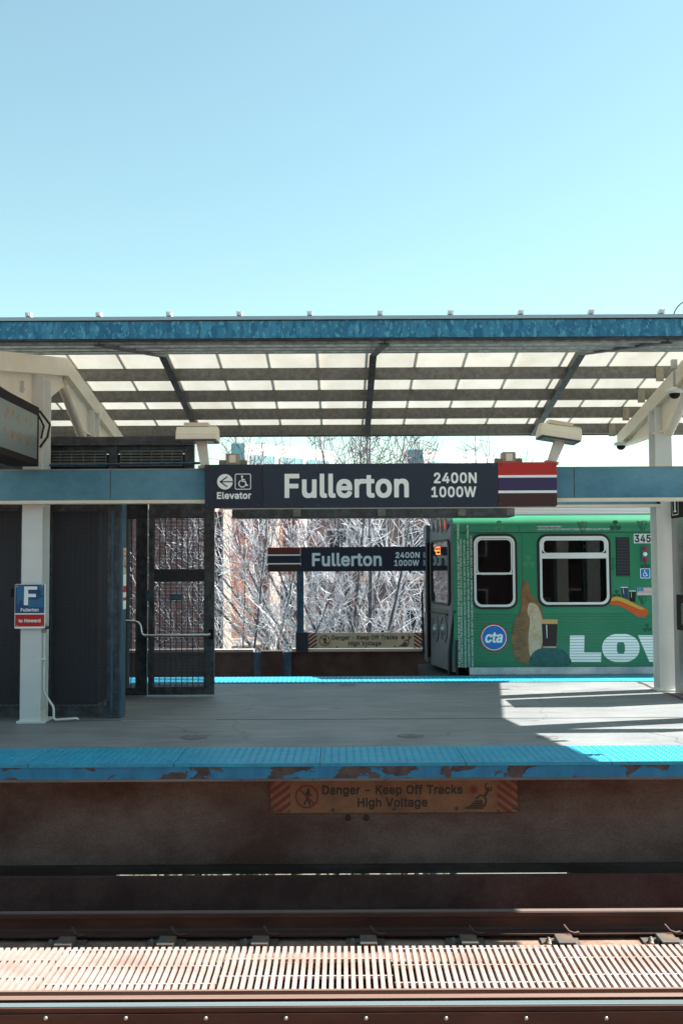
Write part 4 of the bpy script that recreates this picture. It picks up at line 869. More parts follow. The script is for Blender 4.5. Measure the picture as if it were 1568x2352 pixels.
for a_, b_ in ((xv[0],xv[2]-.03),(xv[4],xv[5])):
    r4 = (a_, b_, ZY(1067,Y4), ZY(1034,Y4))
    wires(MB(), fr, r4, .028, .11, .016, .012).build('louvre', M['galv'], tr)
MB().box(xa, xb_-.01, Y4+.075, Y4+.088, zb4, zt4-.19).build('back_sheet', M['shaft'], tr)
MB().tube([(XY(112,Y4-.1),Y4-.1,ZY(1065,Y4-.1)),(XY(462,Y4-.1),Y4-.1,ZY(1062,Y4-.1))], .015, 8).build('pipe', M['galv_blue'], tr)
# header above the gate and the elevator shaft behind the screens
hd = thing('elevator_shaft', 'dark elevator shaft behind the wire mesh screens at left', 'elevator shaft', (-5, 13.5, 0))
MB().box(-7.5, -3.05, 12.5, 14.4, 0.0, 3.0).build('shaft_wall', M['shaft'], hd)
MB().box(-7.5, -1.66, Y3, Y3+.07, o3[3]+.002, o3[3]+.14).build('lintel', M['galv_dark'], hd)

# ================================================================== danger boards
def danger(F, box, text1, text2, ringc, ringr, boardm, label, sc, ox, oy, dep=.012):
    """sc, ox, oy map the near board's layout pixels to this board's"""
    T = lambda x, y: (ox+x*sc, oy+y*sc)
    q = F.rect(*T(621,1790), *T(1187.5,1866.5))
    t = thing('danger_board', label, 'warning sign', (0, F.o.y, q[2]))
    bd = MB().rect(F, q, -dep, 0).build('board', M[boardm], t, .002)
    for (a, b, sl) in ((621,667,1),(1141,1187.5,-1)):
        rr_ = F.rect(*T(a,1790.5), *T(b,1866)); w_ = rr_[1]-rr_[0]; mb = MB(); st_ = (rr_[3]-rr_[2])/3.9
        for k in range(-3, 7):
            zc_ = rr_[2]+k*st_; lift = w_*.72*sl
            P = [(rr_[0],zc_-lift/2+0),(rr_[1],zc_+lift/2),(rr_[1],zc_+lift/2+st_*.52),(rr_[0],zc_-lift/2+st_*.52)]
            P = clip(P, rr_)
            if len(P) > 2: flat(mb, F, P, .0012)
        mb.build('stripes', M['danger_red'], bd)
    def px(x, y): return F.px(*T(x,y))
    u1 = px(0,0)[0]; k = (px(100,1800)[0]-px(0,1800)[0])/100
    c = px(704.5,1829.5); R1 = 26.8*k
    pers = MB()
    P = lambda a, b: (c[0]+a*k, c[1]+b*k)
    strokes(pers, F, [([P(4,16.5),P(4,16.6)],6.5*k),([P(3,11),P(1,-2)],8*k),([P(2,-2),P(-6,-18)],4.2*k),([P(1,-2),P(7,-18)],4.2*k),([P(4,9),P(11,1)],3*k),([P(0,9),P(-6,2)],3*k)], 4*k, .001)
    pers.build('walking_figure', M['danger_ink'], bd)
    rg = MB(); rg.ring(F, ell(c[0],c[1],R1*.86,R1*.86,40), ell(c[0],c[1],R1,R1,40), .002, .0045); strokes(rg, F, [[P(-17,17),P(17,-17)]], 4.4*k, .0046)
    rg.build('prohibition_ring', M['danger_red'], bd)
    mb = MB(); x0, y0 = T(740,1803.5); x1, y1 = T(1061.5,1824)
    glyph_text(mb, F, 'Danger - Keep Off Tracks', x0, x1, y0, y1, .0013, -.015)
    x0, y0 = T(820.7,1832.5); x1, y1 = T(981,1853)
    glyph_text(mb, F, 'High Voltage', x0, x1, y0, y1, .0013, -.015)
    mb.build('lettering', M['danger_ink'], bd)
    # flash and falling figure
    c2 = px(1087,1814); pts = []
    for i in range(22):
        r_ = (13.5 if i % 2 == 0 else 6.0)*k; a = 2*math.pi*i/22; pts.append((c2[0]+r_*math.cos(a), c2[1]+r_*math.sin(a)))
    flat(MB(), F, pts, .0013).build('flash', M['danger_red'], bd)
    Q = lambda x, y: px(x, y)
    mb = MB(); strokes(mb, F, [([Q(1120.5,1811),Q(1120.5,1811.1)],7*k),([Q(1119,1817),Q(1112,1829)],6*k),([Q(1117,1816),Q(1113,1806),Q(1117,1799)],3.2*k),([Q(1121,1817),Q(1128,1815),Q(1127,1808)],3*k),([Q(1112,1829),Q(1102,1826),Q(1093,1834)],4*k),([Q(1113,1829),Q(1116,1840),Q(1112,1851)],4*k)], 3*k, .001)
    mb.build('falling_figure', M['danger_ink'], bd)
    mb = MB()
    for i, (a, b) in enumerate(((1087,1107),(1081,1108),(1075,1109),(1066,1109))):
        yy = 1838+i*5.2; flat(mb, F, [Q(a,yy+4.2),Q(b+1,yy+4.2),Q(b,yy),Q(a+4,yy)], .0013)
    mb.build('track_drawing', M['danger_ink'], bd)
    for x, y in ((626,1861),(764,1860),(905,1858),(1048,1857),(1181,1855)):
        p = px(x,y); MB().lathe(F.pt(p[0],p[1],.001), [(4.2*k,0),(3.6*k,.006),(1.5*k,.010),(0,.0105)], 10, (0,-1,0)).build('bolt', M['bolt_dark'], bd)
    return t
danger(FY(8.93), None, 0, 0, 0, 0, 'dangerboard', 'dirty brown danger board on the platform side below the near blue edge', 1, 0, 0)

# ================================================================== kiosk and camera domes
XK = 4.40; F = Frame((XK,0), (0,1), (-1,0))
kt = thing('info_kiosk', 'tall stainless information kiosk with black header, cut by right border', 'kiosk', (5.0, 12.4, 0))
yk1 = XK*FOC/(1541-784); yk0 = 12.62; zk = 2.34
zh = F.px(1560,1188)[1]
MB().box(XK, 5.5, yk0, yk1, .0, zh-.002).build('body', M['steel'], kt, .006)
MB().box(XK-.004, 5.5, yk0-.004, yk1+.004, zh, zh+.45).build('header', M['black'], kt, .006)
def fx(x): return XK*FOC/(x-784)
q = (fx(1558.5), fx(1544), F.px(1551,1183)[1], F.px(1551,1140)[1])
fi = MB(); fi.ring(F, rr(q[0]+.006,q[1]-.006,q[2]+.008,q[3]-.006,.02), rr(*q,.025), .004, .0065); fi.build('symbol_border', M['letter'], kt)
cu = (q[0]+q[1])/2
fi = MB(); strokes(fi, F, [([(cu,q[2]+.06),(cu,q[2]+.19)],.045),([(cu-.04,q[2]+.05),(cu+.04,q[2]+.05)],.022),([(cu-.0,q[2]+.19),(cu+.035,q[2]+.195)],.022),([(cu,q[2]+.265),(cu,q[2]+.266)],.06)], .04, .0065); fi.build('info_letter', M['letter'], kt)
MB().rect(F, (yk0+.02, fx(1549), F.px(1560,1447)[1], F.px(1560,1366)[1]), .0, .004).build('recess', M['black'], kt)
MB().prism(F, rr(yk0+.04, fx(1561), F.px(1564,1435)[1], F.px(1564,1385)[1], .04), .004, .012).build('handset', M['steel'], kt)
def dome(x, y, Y, label, pole):
    p = FY(Y).px(x, y); t = thing('security_camera', label, 'security camera', (p[0], Y, p[1]))
    MB().lathe((p[0],Y,p[1]), [(.0,.075),(.03,.07),(.05,.05),(.10,.035),(.105,0),(.07,-.012)], 24).build('housing', M['white'], t)
    MB().lathe((p[0],Y,p[1]-.012), [(.068,0),(.06,-.035),(.035,-.058),(0,-.066)], 20).build('dome', M['black'], t)
    if pole:
        MB().tube([(p[0],Y,p[1]+.07),(p[0]-.0,Y,p[1]+.30)], .016, 8).build('drop_pole', M['bolt'], t)
        MB().box(p[0]-.035, p[0]+.035, Y-.03, Y+.03, p[1]+.30, p[1]+.42).build('clamp', M['bolt'], t, .005)
dome(1548, 902, 12.4, 'white dome camera on drop pole at top right beside the canopy frame', True)
dome(1425, 1022, 15.0, 'small white dome camera under tip of right canopy frame', False)
wr = MB(); P = []
for k in range(13):
    a = math.radians(180-k*8); p = FY(9.6).px(1590+45*math.cos(a), 733+45*math.sin(a)*-1); P.append((p[0],9.6,p[1]))
o = MB().tube(P, .006, 6).build('overhead_wire', M['bolt_dark']); tag(o, 'thin curved wire rising above the canopy at the right border', 'wire')

# ================================================================== train at the far platform
YS = 15.50; F = FY(YS); WT = 2.8
X0 = XY(1041, YS, 1370); X1 = 9.0
zs = ZY(1532,YS,1200); ze = ZY(1222.5,YS,1200); zt = ZY(1196,YS,1200); zr_ = ZY(1171,YS,1200)
tn = thing('train_car', 'green wrapped commuter train car standing at the far platform', 'train', (5, YS+1.4, -1.24))
def hole_wall(mb, x0, x1, z0, z1, holes, y):
    xs_ = sorted({x0,x1,*[h[0] for h in holes],*[h[1] for h in holes]}); zs_ = sorted({z0,z1,*[h[2] for h in holes],*[h[3] for h in holes]})
    for i in range(len(xs_)-1):
        for j in range(len(zs_)-1):
            cx, cz = (xs_[i]+xs_[i+1])/2, (zs_[j]+zs_[j+1])/2
            if any(h[0]<cx<h[1] and h[2]<cz<h[3] for h in holes): continue
            mb.add([(xs_[i],y,zs_[j]),(xs_[i+1],y,zs_[j]),(xs_[i+1],y,zs_[j+1]),(xs_[i],y,zs_[j+1])], [(0,1,2,3)])
wsm = F.rect(1087.5,1231.5,1181.5,1394); wlg = F.rect(1238.5,1231.5,1396.5,1388.5)
hs = (wsm[0]+.02,wsm[1]-.02,wsm[2]+.02,wsm[3]-.02); hl = (wlg[0]+.02,wlg[1]-.02,wlg[2]+.02,wlg[3]-.02)
b = MB(); hole_wall(b, X0, X1, zs, ze, [hs, hl], YS)
# letterboard and shoulder curve
prof = [(YS,ze),(YS-.012,ze+.004),(YS-.012,zt-.07)]
for k in range(1, 9):
    t = math.radians(90*k/8); prof.append((YS-.012+.22*(1-math.cos(t))*1.0, zt-.07+.16*math.sin(t)))
A = []
for y, z in prof: A += [(X0,y,z),(X1,y,z)]
b.add(A, [(2*i,2*i+1,2*i+3,2*i+2) for i in range(len(prof)-1)], True)
b.build('body_side', M['green'], tn)
b = MB()
b.box(X0+.02, X1, YS+WT-.02, YS+WT, -.1, ze); b.box(X0, X1, YS+.02, YS+WT, -.12, -.02)
b.box(X1-.05, X1, YS+.02, YS+WT-.02, -.1, zt+.3); b.box(X0+.3, X0+.33, YS+.02, YS+WT-.02, -.1, zt+.0)
b.build('floor_and_rear', M['seat'], tn)
b = MB(); yr = prof[-1][0]; zr0 = prof[-1][1]
pr = [(yr,zr0-.02)]; k = 0
n = 26
for i in range(n):
    f0 = i/n; y0 = yr+f0*.9; z0 = zr0+.02+.36*math.sin(math.radians(90*min(1,f0*1.2)))
    pr += [(y0,z0),(y0+.018,z0+.0),(y0+.020,z0+.016),(y0+.03,z0+.016)]
pr += [(YS+WT/2,zr0+.40),(YS+WT-.3,zr0+.2),(YS+WT,zr0-.1),(YS+WT,ze),(YS+WT-.02,ze),(YS+.5,zr0-.1)]
b.profx(pr, X0+.35, X1); b.build('roof', M['roofrib'], tn)
b = MB(); pr2 = [(y,z-.012) for y, z in pr]; b.profx(pr2, X0+.02, X0+.349); b.build('roof_end_hood', M['green'], tn)
bd = MB(); z = F.px(1200,1402)[1]; pit = 6.45*YS/FOC
nb = int((z-zs)/pit)
for i in range(nb):
    zz = zs+.02+i*pit; bd.profx([(YS-.007,zz),(YS-.007,zz+.006),(YS+.004,zz+.009),(YS+.004,zz-.003)], X0+.12, X1)
bd.build('side_beads', M['bead'], tn)
MB().profx([(YS-.03,ZY(1550,YS,1200)-.12),(YS-.045,ZY(1548,YS,1200)),(YS-.02,zs-.004),(YS+.05,zs-.004),(YS+.05,ZY(1550,YS)-.12)], XY(1077,YS,1540), X1).build('side_sill', M['sill'], tn)
MB().box(X0+.05, X1, YS+.06, YS+WT-.1, -1.0, -.13).build('underframe', M['under'], tn)
for x in (1068.5, 1191, 1404):
    X_ = XY(x,YS,1210); MB().box(X_-.004, X_+.004, YS-.0135, YS-.0122, ze+.005, zt-.07).build('panel_seam', M['dark_green'], tn)
for x in (1199, 1446):
    X_ = XY(x,YS,1350); MB().box(X_-.003, X_+.003, YS-.0012, YS-.0002, F.px(1200,1400)[1], ze-.01).build('panel_seam', M['dark_green'], tn)
MB().box(X0+.1, X1, YS-.004, YS-.0003, ze-.012, ze-.002).build('board_crease', M['dark_green'], tn)
# interior
for bx_ in ((X0+.4,X1-.1,YS+2.3,YS+2.36,-.01,.6),(4.0,4.06,YS+.6,YS+2.2,0,2.0),(2.9,2.95,YS+.05,YS+2.7,0,2.2)): MB().box(*bx_).build('bulkhead', M['seat'], tn)
MB().box(3.2,3.55,YS+1.5,YS+1.8,.95,1.15).build('seat_back', M['sill'], tn); MB().box(4.35,4.38,YS+1.2,YS+1.24,.1,2.0).build('grab_pole', M['sill'], tn)
for a_, b_ in ((3.25,3.75),(4.5,4.95)): MB().box(a_,b_,YS+WT-.04,YS+WT-.025,.95,2.0).build('far_window', M['navy'], tn)
# windows
def window(r, label, cross):
    o = MB(); i_ = (r[0]+.035,r[1]-.035,r[2]+.035,r[3]-.035)
    o.ring(F, rr(*i_,.10), rr(*r,.12), -.03, .022)
    for (za_, zb_, xa_, xb_) in cross: o.box(xa_, xb_, YS-.021, YS+.01, za_, zb_)
    fo = o.build('window_frame', M['alu'], tn)
    if label: fo['label'] = label
    g = MB(); e = .036; g.ring(F, rr(r[0]-.002,r[1]+.002,r[2]-.002,r[3]+.002,.122), rr(r[0]-e,r[1]+e,r[2]-e,r[3]+e,.15), -.0, .012); g.build('gasket', M['rubber'], fo)
    p = MB(); p.add([(i_[0],YS+.004,i_[2]),(i_[1],YS+.004,i_[2]),(i_[1],YS+.004,i_[3]),(i_[0],YS+.004,i_[3])], [(0,1,2,3)]); p.build('pane', M['glass'], fo)
    return fo
zm0, zm1 = ZY(1319.5,YS,1135), ZY(1315,YS,1135)
wf = window(wsm, 'smaller cab window with sliding sash', [(zm0,zm1,wsm[0]+.03,wsm[1]-.03)])
q = (wsm[0]+.04, wsm[1]-.04, zm1-.035, wsm[3]-.04)
MB().ring(F, rr(q[0]+.02,q[1]-.02,q[2]+.02,q[3]-.02,.07), rr(*q,.09), .0, .016).build('sash', M['alu'], wf)
MB().box(wsm[0]+.04, wsm[1]-.04, YS+.25, YS+.27, .3, 2.3).build('cab_dark_sheet', M['rubber'], wf)  # black sheet standing in for the unlit cab behind the pane
zc0, zc1 = ZY(1282.7,YS,1318), ZY(1270.5,YS,1318)
wf = window(wlg, 'large passenger window with upper vent', [(zc0,zc1,wlg[0]+.03,wlg[1]-.03)])
q = (wlg[0]+.036, wlg[1]-.036, zc1, wlg[3]-.036)
MB().ring(F, rr(q[0]+.03,q[1]-.03,q[2]+.006,q[3]-.03,.05), rr(*q,.08), .0, .018).build('vent_frame', M['alu'], wf)
# vent grille, plate, lamps
q = F.rect(1413.5,1234,1444.5,1323.5); g = MB(); g.rect(F, q, .0, .006); vg = g.build('vent_grille', M['black'], tn)
g = MB()
for i in range(26):
    z = q[2]+(i+.5)*(q[3]-q[2])/26; g.prism(F, [(q[0]+.008,z-.006),(q[1]-.008,z-.006),(q[1]-.008,z+.006),(q[0]+.008,z+.006)], .0062, .010)
g.build('grille_slats', M['nosedark'], vg)
q = F.rect(1454,1226,1512,1247.8); pl = MB().rect(F, q, 0, .005).build('number_plate', M['plate'], tn)
glyph_text(MB(), F, '345', 1456.2, 1493, 1228.5, 1245.3, .0065, .0).build('lettering', M['rubber'], pl)
q = F.rect(1471.5,1252.5,1486.5,1293); lb = MB().prism(F, rr(*q,.045), 0, .03).build('door_light', M['nose'], tn)
for yy, mm in ((1260,'redlens'),(1273,'letter'),(1285.5,'redlens')):
    p = F.px(1479,yy); MB().lathe(F.pt(p[0],p[1],.03), [(.034,0),(.03,.012),(.015,.018),(0,.02)], 16, (0,-1,0)).build('lens', M[mm], lb)
q = F.rect(1468.5,1305.2,1492,1328.7); wc = MB().prism(F, rr(*q,.015), 0, .004).build('wheelchair_sign', M['symblue'], tn)
MB().ring(F, rr(q[0]+.012,q[1]-.012,q[2]+.012,q[3]-.012,.01), rr(q[0]+.003,q[1]-.003,q[2]+.003,q[3]-.003,.013), .0, .0052).build('symbol_border', M['letter'], wc)
wheelchair(MB(), F, ((q[0]+q[1])/2,(q[2]+q[3])/2), .115, .0055).build('wheelchair_symbol', M['letter'], wc)
q = F.rect(1462,1348.6,1500,1368.2); fl_ = MB().rect(F, q, 0, .004).build('flag_decal', M['letter'], tn)
g = MB(); h = (q[3]-q[2])/13
for i in range(0, 13, 2): g.add([F.pt(u,z,.005) for u,z in ((q[0],q[2]+h*i),(q[1],q[2]+h*i),(q[1],q[2]+h*(i+1)),(q[0],q[2]+h*(i+1)))], [(0,1,2,3)])
g.build('stripes', M['flagred'], fl_)
cn = MB().rect(F, (q[0],q[0]+(q[1]-q[0])*.4,q[2]+h*6,q[3]), .003, .0056).build('canton', M['flagblue'], fl_)
g = MB()
for i in range(5):
    for k in range(4): flat(g, F, ell(q[0]+.010+.022*i, q[2]+h*6+.010+.017*k, .0045,.0045,5), .0062)
g.build('stars', M['letter'], fl_)
# round emblem
c = F.px(1133.4,1464.3); R = 31.5*YS/FOC
em = flat(MB(), F, ell(c[0],c[1],R,R,48), .0085).build('round_emblem', M['red'], tn)
flat(MB(), F, ell(c[0],c[1],R*.915,R*.915,48), .0092).build('white_ring', M['letter'], em)
flat(MB(), F, ell(c[0],c[1],R*.865,R*.865,48), .0098).build('blue_disc', M['symblue'], em)
mb = MB(); text_fit(mb, F, 'cta', c[0]-R*.64, c[0]+R*.62, c[1]-R*.36, c[1]+R*.42, .0105, -.06)
mb.v = [(x+(z-c[1]+R*.1)*.16, y, z) for x, y, z in mb.v]
mb.build('lettering', M['letter'], em)
# big letters
g = MB(); O = .0062
flat(g, F, dd(F, [(1307.6,1459.5),(1341,1459.5),(1340.2,1498.3),(1379.4,1498.3),(1379,1520.3),(1306.8,1520.3)]), O)
g.build('big_letter', M['letter'], tn)
co_ = F.px(1424.5,1488.3); k = YS/FOC
def sup(cx, cz, a, b_, e, n=40):
    P = []
    for i in range(n):
        t = 2*math.pi*i/n; ct, s_ = math.cos(t), math.sin(t)
        P.append((cx+a*math.copysign(abs(ct)**e, ct), cz+b_*math.copysign(abs(s_)**e, s_)))
    return P
g = MB(); g.ring(F, sup(co_[0],co_[1],9.2*k,13.5*k,.62), sup(co_[0],co_[1],42.8*k,32.8*k,.92), .004, O); g.build('big_letter', M['letter'], tn)
flat(MB(), F, dd(F, [(1463.5,1459.2),(1497,1459.2),(1513,1500),(1529,1459.2),(1562,1459.2),(1536,1520.3),(1490,1520.3)]), O).build('big_letter', M['letter'], tn)
# generic artwork stand-ins: an upright tan shape, a dark dome, a slanted orange bar, pint glasses
def blob(pts, n=6):
    P = dd(F, pts); out = []
    for i in range(len(P)):
        p0, p1, p2, p3 = (P[(i+j-1) % len(P)] for j in range(4))
        for s in range(n):
            t = s/n
            out.append(tuple(.5*(2*p1[a]+(p2[a]-p0[a])*t+(2*p0[a]-5*p1[a]+4*p2[a]-p3[a])*t*t+(3*p1[a]-p0[a]-3*p2[a]+p3[a])*t**3) for a in (0,1)))
    return out
art = flat(MB(), F, blob([(1203,1335),(1212,1338),(1218,1362),(1240,1392),(1249,1430),(1248,1480),(1235,1512),(1206,1526),(1182,1510),(1174,1470),(1180,1430),(1196,1395),(1196,1360)]), .0068).build('tan_artwork', M['tan'], tn)
flat(MB(), F, blob([(1216,1385),(1235,1394),(1245,1430),(1244,1478),(1232,1505),(1217,1508),(1212,1470),(1216,1425),(1210,1405)]), .0076).build('pale_centre', M['fawn'], art)
flat(MB(), F, blob([(1216,1526),(1222,1500),(1245,1488),(1275,1487),(1298,1498),(1310,1526),(1262,1530)]), .0084).build('teal_artwork', M['teal_print'], tn)
def pint(x0, x1, y0, y1, fo, off, body, tilt=0):
    w_ = x1-x0; yf = y0+(y1-y0)*fo
    f = lambda a, y: (x0+w_*(a+(.5-a)*.16*(y-y0)/(y1-y0))+tilt*(y-y0), y)
    o = flat(MB(), F, dd(F, [f(0,y0),f(1,y0),f(1,y1),f(0,y1)]), off).build('pint_print', M[body], tn)
    flat(MB(), F, dd(F, [f(0,y0),f(1,y0),f(1,yf),f(0,yf)]), off+.0007).build('foam_print', M['foam' if fo > .1 else 'letter'], o)
    flat(MB(), F, dd(F, [f(.28,yf+2),f(.33,yf+2),f(.34,yf+(y1-yf)*.6),f(.30,yf+(y1-yf)*.6)]), off+.0007).build('highlight', M['letter'], o)
    return o
o = pint(1242.5,1279.5,1422.5,1487.5,.16,.0092,'stout')
flat(MB(), F, dd(F, [(1246,1484.5),(1276,1484.5),(1275.5,1488),(1246.5,1488)]), .0099).build('glass_foot', M['fawn'], o)
pint(1424,1440,1348,1375,.07,.0066,'navy',.12); pint(1443.5,1459,1356.5,1382,.07,.0066,'stout',-.02)
art = flat(MB(), F, blob([(1399,1386),(1403,1374),(1414,1370),(1432,1374),(1456,1386),(1480,1397),(1487,1404),(1480,1417),(1462,1415),(1440,1401),(1420,1391),(1401,1389)]), .0068).build('orange_artwork', M['orange'], tn)
flat(MB(), F, blob([(1402,1380),(1407,1372.5),(1419,1371),(1440,1378.5),(1462,1390),(1478,1398),(1470,1400),(1445,1390),(1420,1380)]), .0076).build('yellow_band', M['yellow'], art)
# faint shamrocks and curved marks
def shamrock(x, y, s, m_, off=.0045):
    c = F.px(x, y); k = s*YS/FOC; g = MB(); i = 0
    for a in (90, 215, 325):
        cx, cz = c[0]+.62*k*math.cos(math.radians(a)), c[1]+.55*k*math.sin(math.radians(a))
        for d in (-1, 1):
            t = math.radians(a+d*38); flat(g, F, ell(cx+.22*k*math.cos(t)*1.2, cz+.22*k*math.sin(t)*1.2, .36*k,.36*k,14), off+i*5e-5); i += 1
        flat(g, F, [(c[0],c[1]),(cx+.36*k*math.cos(math.radians(a-90)),cz+.36*k*math.sin(math.radians(a-90))),(cx+.36*k*math.cos(math.radians(a+90)),cz+.36*k*math.sin(math.radians(a+90)))], off+i*5e-5); i += 1
    strokes(g, F, [[(c[0],c[1]),(c[0]+.05*k,c[1]-.6*k),(c[0]+.2*k,c[1]-1.0*k)]], .14*k, off+i*5e-5)
    g.build('shamrock_print', M[m_], tn)
shamrock(1145,1208,11,'faint',.0165); shamrock(1213.5,1290,13,'faint'); shamrock(1411.5,1208,11.5,'dark_green',.0165); shamrock(1480,1297,10,'dark_green'); shamrock(1485,1443,9,'dark_green'); shamrock(1415,1365,9,'dark_green')
def curl(x, y, s, off=.0045):
    k = s; g = MB(); L = [[(x-k,y-k*1.0),(x-.4*k,y-.8*k),(x+.2*k,y-1.05*k),(x+k,y-.9*k)],[(x-.9*k,y-k),(x-.6*k,y),(x-.1*k,y+k),(x+.4*k,y+.9*k),(x+.8*k,y),(x+k,y-.9*k)],[(x-.45*k,y-.8*k),(x-.2*k,y+.6*k)],[(x+.1*k,y-.9*k),(x+.1*k,y+.7*k)]]
    strokes(g, F, [dd(F,l) for l in L], 1.4*YS/FOC, off); g.build('harp_print', M['dark_green'], tn)
curl(1472,1208,11,.0165); curl(1335,1210,11,.0165); curl(1405,1295,12); curl(1474,1379,9)
# small printing
def small(s, x0, x1, y0, y1, off, bold=.02):
    q = F.rect(x0, y0, x1, y1); return font_text(MB(), F, s, ((q[0]+q[1])/2, (q[2]+q[3])/2), q[1]-q[0], q[3]-q[2], off, False, bold)
small('PLEASE ENJOY RESPONSIBLY.', 1233.2,1289.2,1207.8,1212.4,.0165,.03).build('lettering', M['plate'], tn)
small('GUINNESS DRAUGHT STOUT IMPORTED BY DIAGEO BEER COMPANY USA, NEW YORK, NY', 1233.2,1399,1213.4,1218.2,.0165).build('lettering', M['plate'], tn)
wl = [('THE LEGAL DRINKING AGE IN THE STATE OF ILLINOIS IS 21 YEARS OLD. GOVERNMENT WARNING:', 1052.5, 1203, 1533),
      ('(1) ACCORDING TO THE SURGEON GENERAL, WOMEN SHOULD NOT DRINK ALCOHOLIC', 1059, 1238, 1533),
      ('BEVERAGES DURING PREGNANCY BECAUSE OF THE RISK OF BIRTH DEFECTS AND (2)', 1067, 1240, 1533),
      ('CONSUMPTION OF ALCOHOLIC BEVERAGES IMPAIRS YOUR ABILITY TO DRIVE A CAR, OPERATE', 1075, 1206, 1533),
      ('HEAVY MACHINERY, AND MAY CAUSE HEALTH PROBLEMS. PLEASE DRINK RESPONSIBLY.', 1083, 1229, 1533)]
for s, x, y0, y1 in wl:
    q = F.rect(x-2.6, y0, x+2.6, y1)
    font_text(MB(), F, s, ((q[0]+q[1])/2,(q[2]+q[3])/2), q[3]-q[2], q[1]-q[0], .0165, True, .02).build('warning_text', M['plate'], tn)
# ---- grey end of the car
Bp = Vector((XY(1035.5,15.58,1370), 15.58, 0)); Cp = Vector((XY(988,16.86,1370), 16.86, 0))
ux = (Cp-Bp).normalized(); nn = Vector((ux.y*-1, ux.x, 0))
if nn.x > 0: nn = -nn
E = Frame(Bp, ux, nn); LE = (Cp-Bp).length
zbE = ZY(1534,16,1010); ztE = ZY(1199,15.7,1030)
plan = [(X0+.02,YS+.005),(Bp.x+.04,Bp.y-.05),(Bp.x,Bp.y),(Cp.x,Cp.y),(Cp.x,YS+WT-(Cp.y-YS)),(Bp.x,YS+WT-.08),(X0+.02,YS+WT-.005)]
ne = MB(); lv = [(zbE-.02,0),(ztE-.12,0),(ztE-.03,.03),(ztE+.03,.10),(ztE+.06,.2)]
for z, ins in lv:
    for i, (x, y) in enumerate(plan):
        dy = ins*.6 if y < YS+WT/2 else -ins*.6
        ne.v.append((x+ins*(1 if i not in (0, len(plan)-1) else 0), y+dy, z))
np_ = len(plan)
for i in range(len(lv)-1):
    for k2 in range(np_-1): ne.f.append([i*np_+k2, i*np_+k2+1, (i+1)*np_+k2+1, (i+1)*np_+k2]); ne.sm.append(False)
ne.f.append([(len(lv)-1)*np_+k2 for k2 in range(np_)]); ne.sm.append(False)
nose = ne.build('car_end', M['nose'], tn)
q = [*E.rect(1034,1240,990.5,1389)]
nw = MB(); nw.ring(E, rr(q[0]+.07,q[1]-.07,q[2]+.035,q[3]-.035,.09), rr(*q,.14), .0, .03); nw = nw.build('end_window', M['rubber'], nose)
i_ = (q[0]+.06,q[1]-.06,q[2]+.03,q[3]-.03)
MB().prism(E, rr(*i_,.09), .002, .008).build('pane', M['mirror_glass'], nw)
SEG = {'4':'fgbc','2':'abged','3':'abgcd'}
sg = MB(); u = E.px(1009.5,1265)[0]; zc_ = E.px(1005,1265)[1]; h_ = .056
dirn = -1
for k2, ch in enumerate('423'):
    uu = E.px((1000.6,1005,1009.4)[k2],1265)[0]
    a = abs(E.px(1004.3,1265)[0]-E.px(1001,1265)[0])/2*.95
    pts = {'a':((-a,h_),(a,h_)),'b':((a,h_),(a,0)),'c':((a,0),(a,-h_)),'d':((-a,-h_),(a,-h_)),'e':((-a,0),(-a,-h_)),'f':((-a,h_),(-a,0)),'g':((-a,0),(a,0))}
    strokes(sg, E, [[(uu+dirn*p[0]*1.0, zc_+p[1]) for p in pts[s_]] for s_ in SEG[ch]], .017, .0085+.001*k2)
sg.build('route_number', M['led_orange'], nose)
for i, (x, mm) in enumerate(((992.5,'lens'),(1003,'lens'),(1013,'redlens2'),(1023,'taillight'))):
    c = E.px(x, 1236-(x-990)*.06-.5 if False else 1239.0-36.5+(1006-x)*.06+2); aa = abs(E.px(x+4.2,1203)[0]-E.px(x-4.2,1203)[0])/2
    p0 = E.pt(c[0],c[1],.006); lo_ = MB().prism(E, ell(c[0],c[1],aa*1.05,.135,20), .002, .008).build('marker_light', M['nosedark'], nose)
    MB().prism(E, ell(c[0]+.02,c[1]-.01,aa*.55,.075,16), .008, .016).build('lens', M[mm], lo_)
for x in (1000,1019.5):
    c = E.px(x, 1443); aa = abs(E.px(x+7.5,1440)[0]-E.px(x-7.5,1440)[0])/2
    hl_ = MB().ring(E, ell(c[0],c[1],aa*.86,.19,26), ell(c[0],c[1],aa,.225,26), .002, .014).build('headlight', M['nose'], nose)
    MB().prism(E, ell(c[0],c[1],aa*.86,.19,26), .002, .006).build('bowl', M['nosedark'], hl_)
    MB().lathe(E.pt(c[0]+.02,c[1]-.02,.006), [(.10,0),(.08,.02),(.03,.035),(0,.04)], 18, tuple(E.n)).build('lens', M['lens'], hl_)
q = E.rect(1028,1398,993,1418); MB().rect(E, q, .002, .008).build('step_recess', M['nosedark'], nose)
q = E.rect(1029,1407,990,1410); MB().rect(E, q, .01, .035).build('grab_bar', M['rubber'], nose)
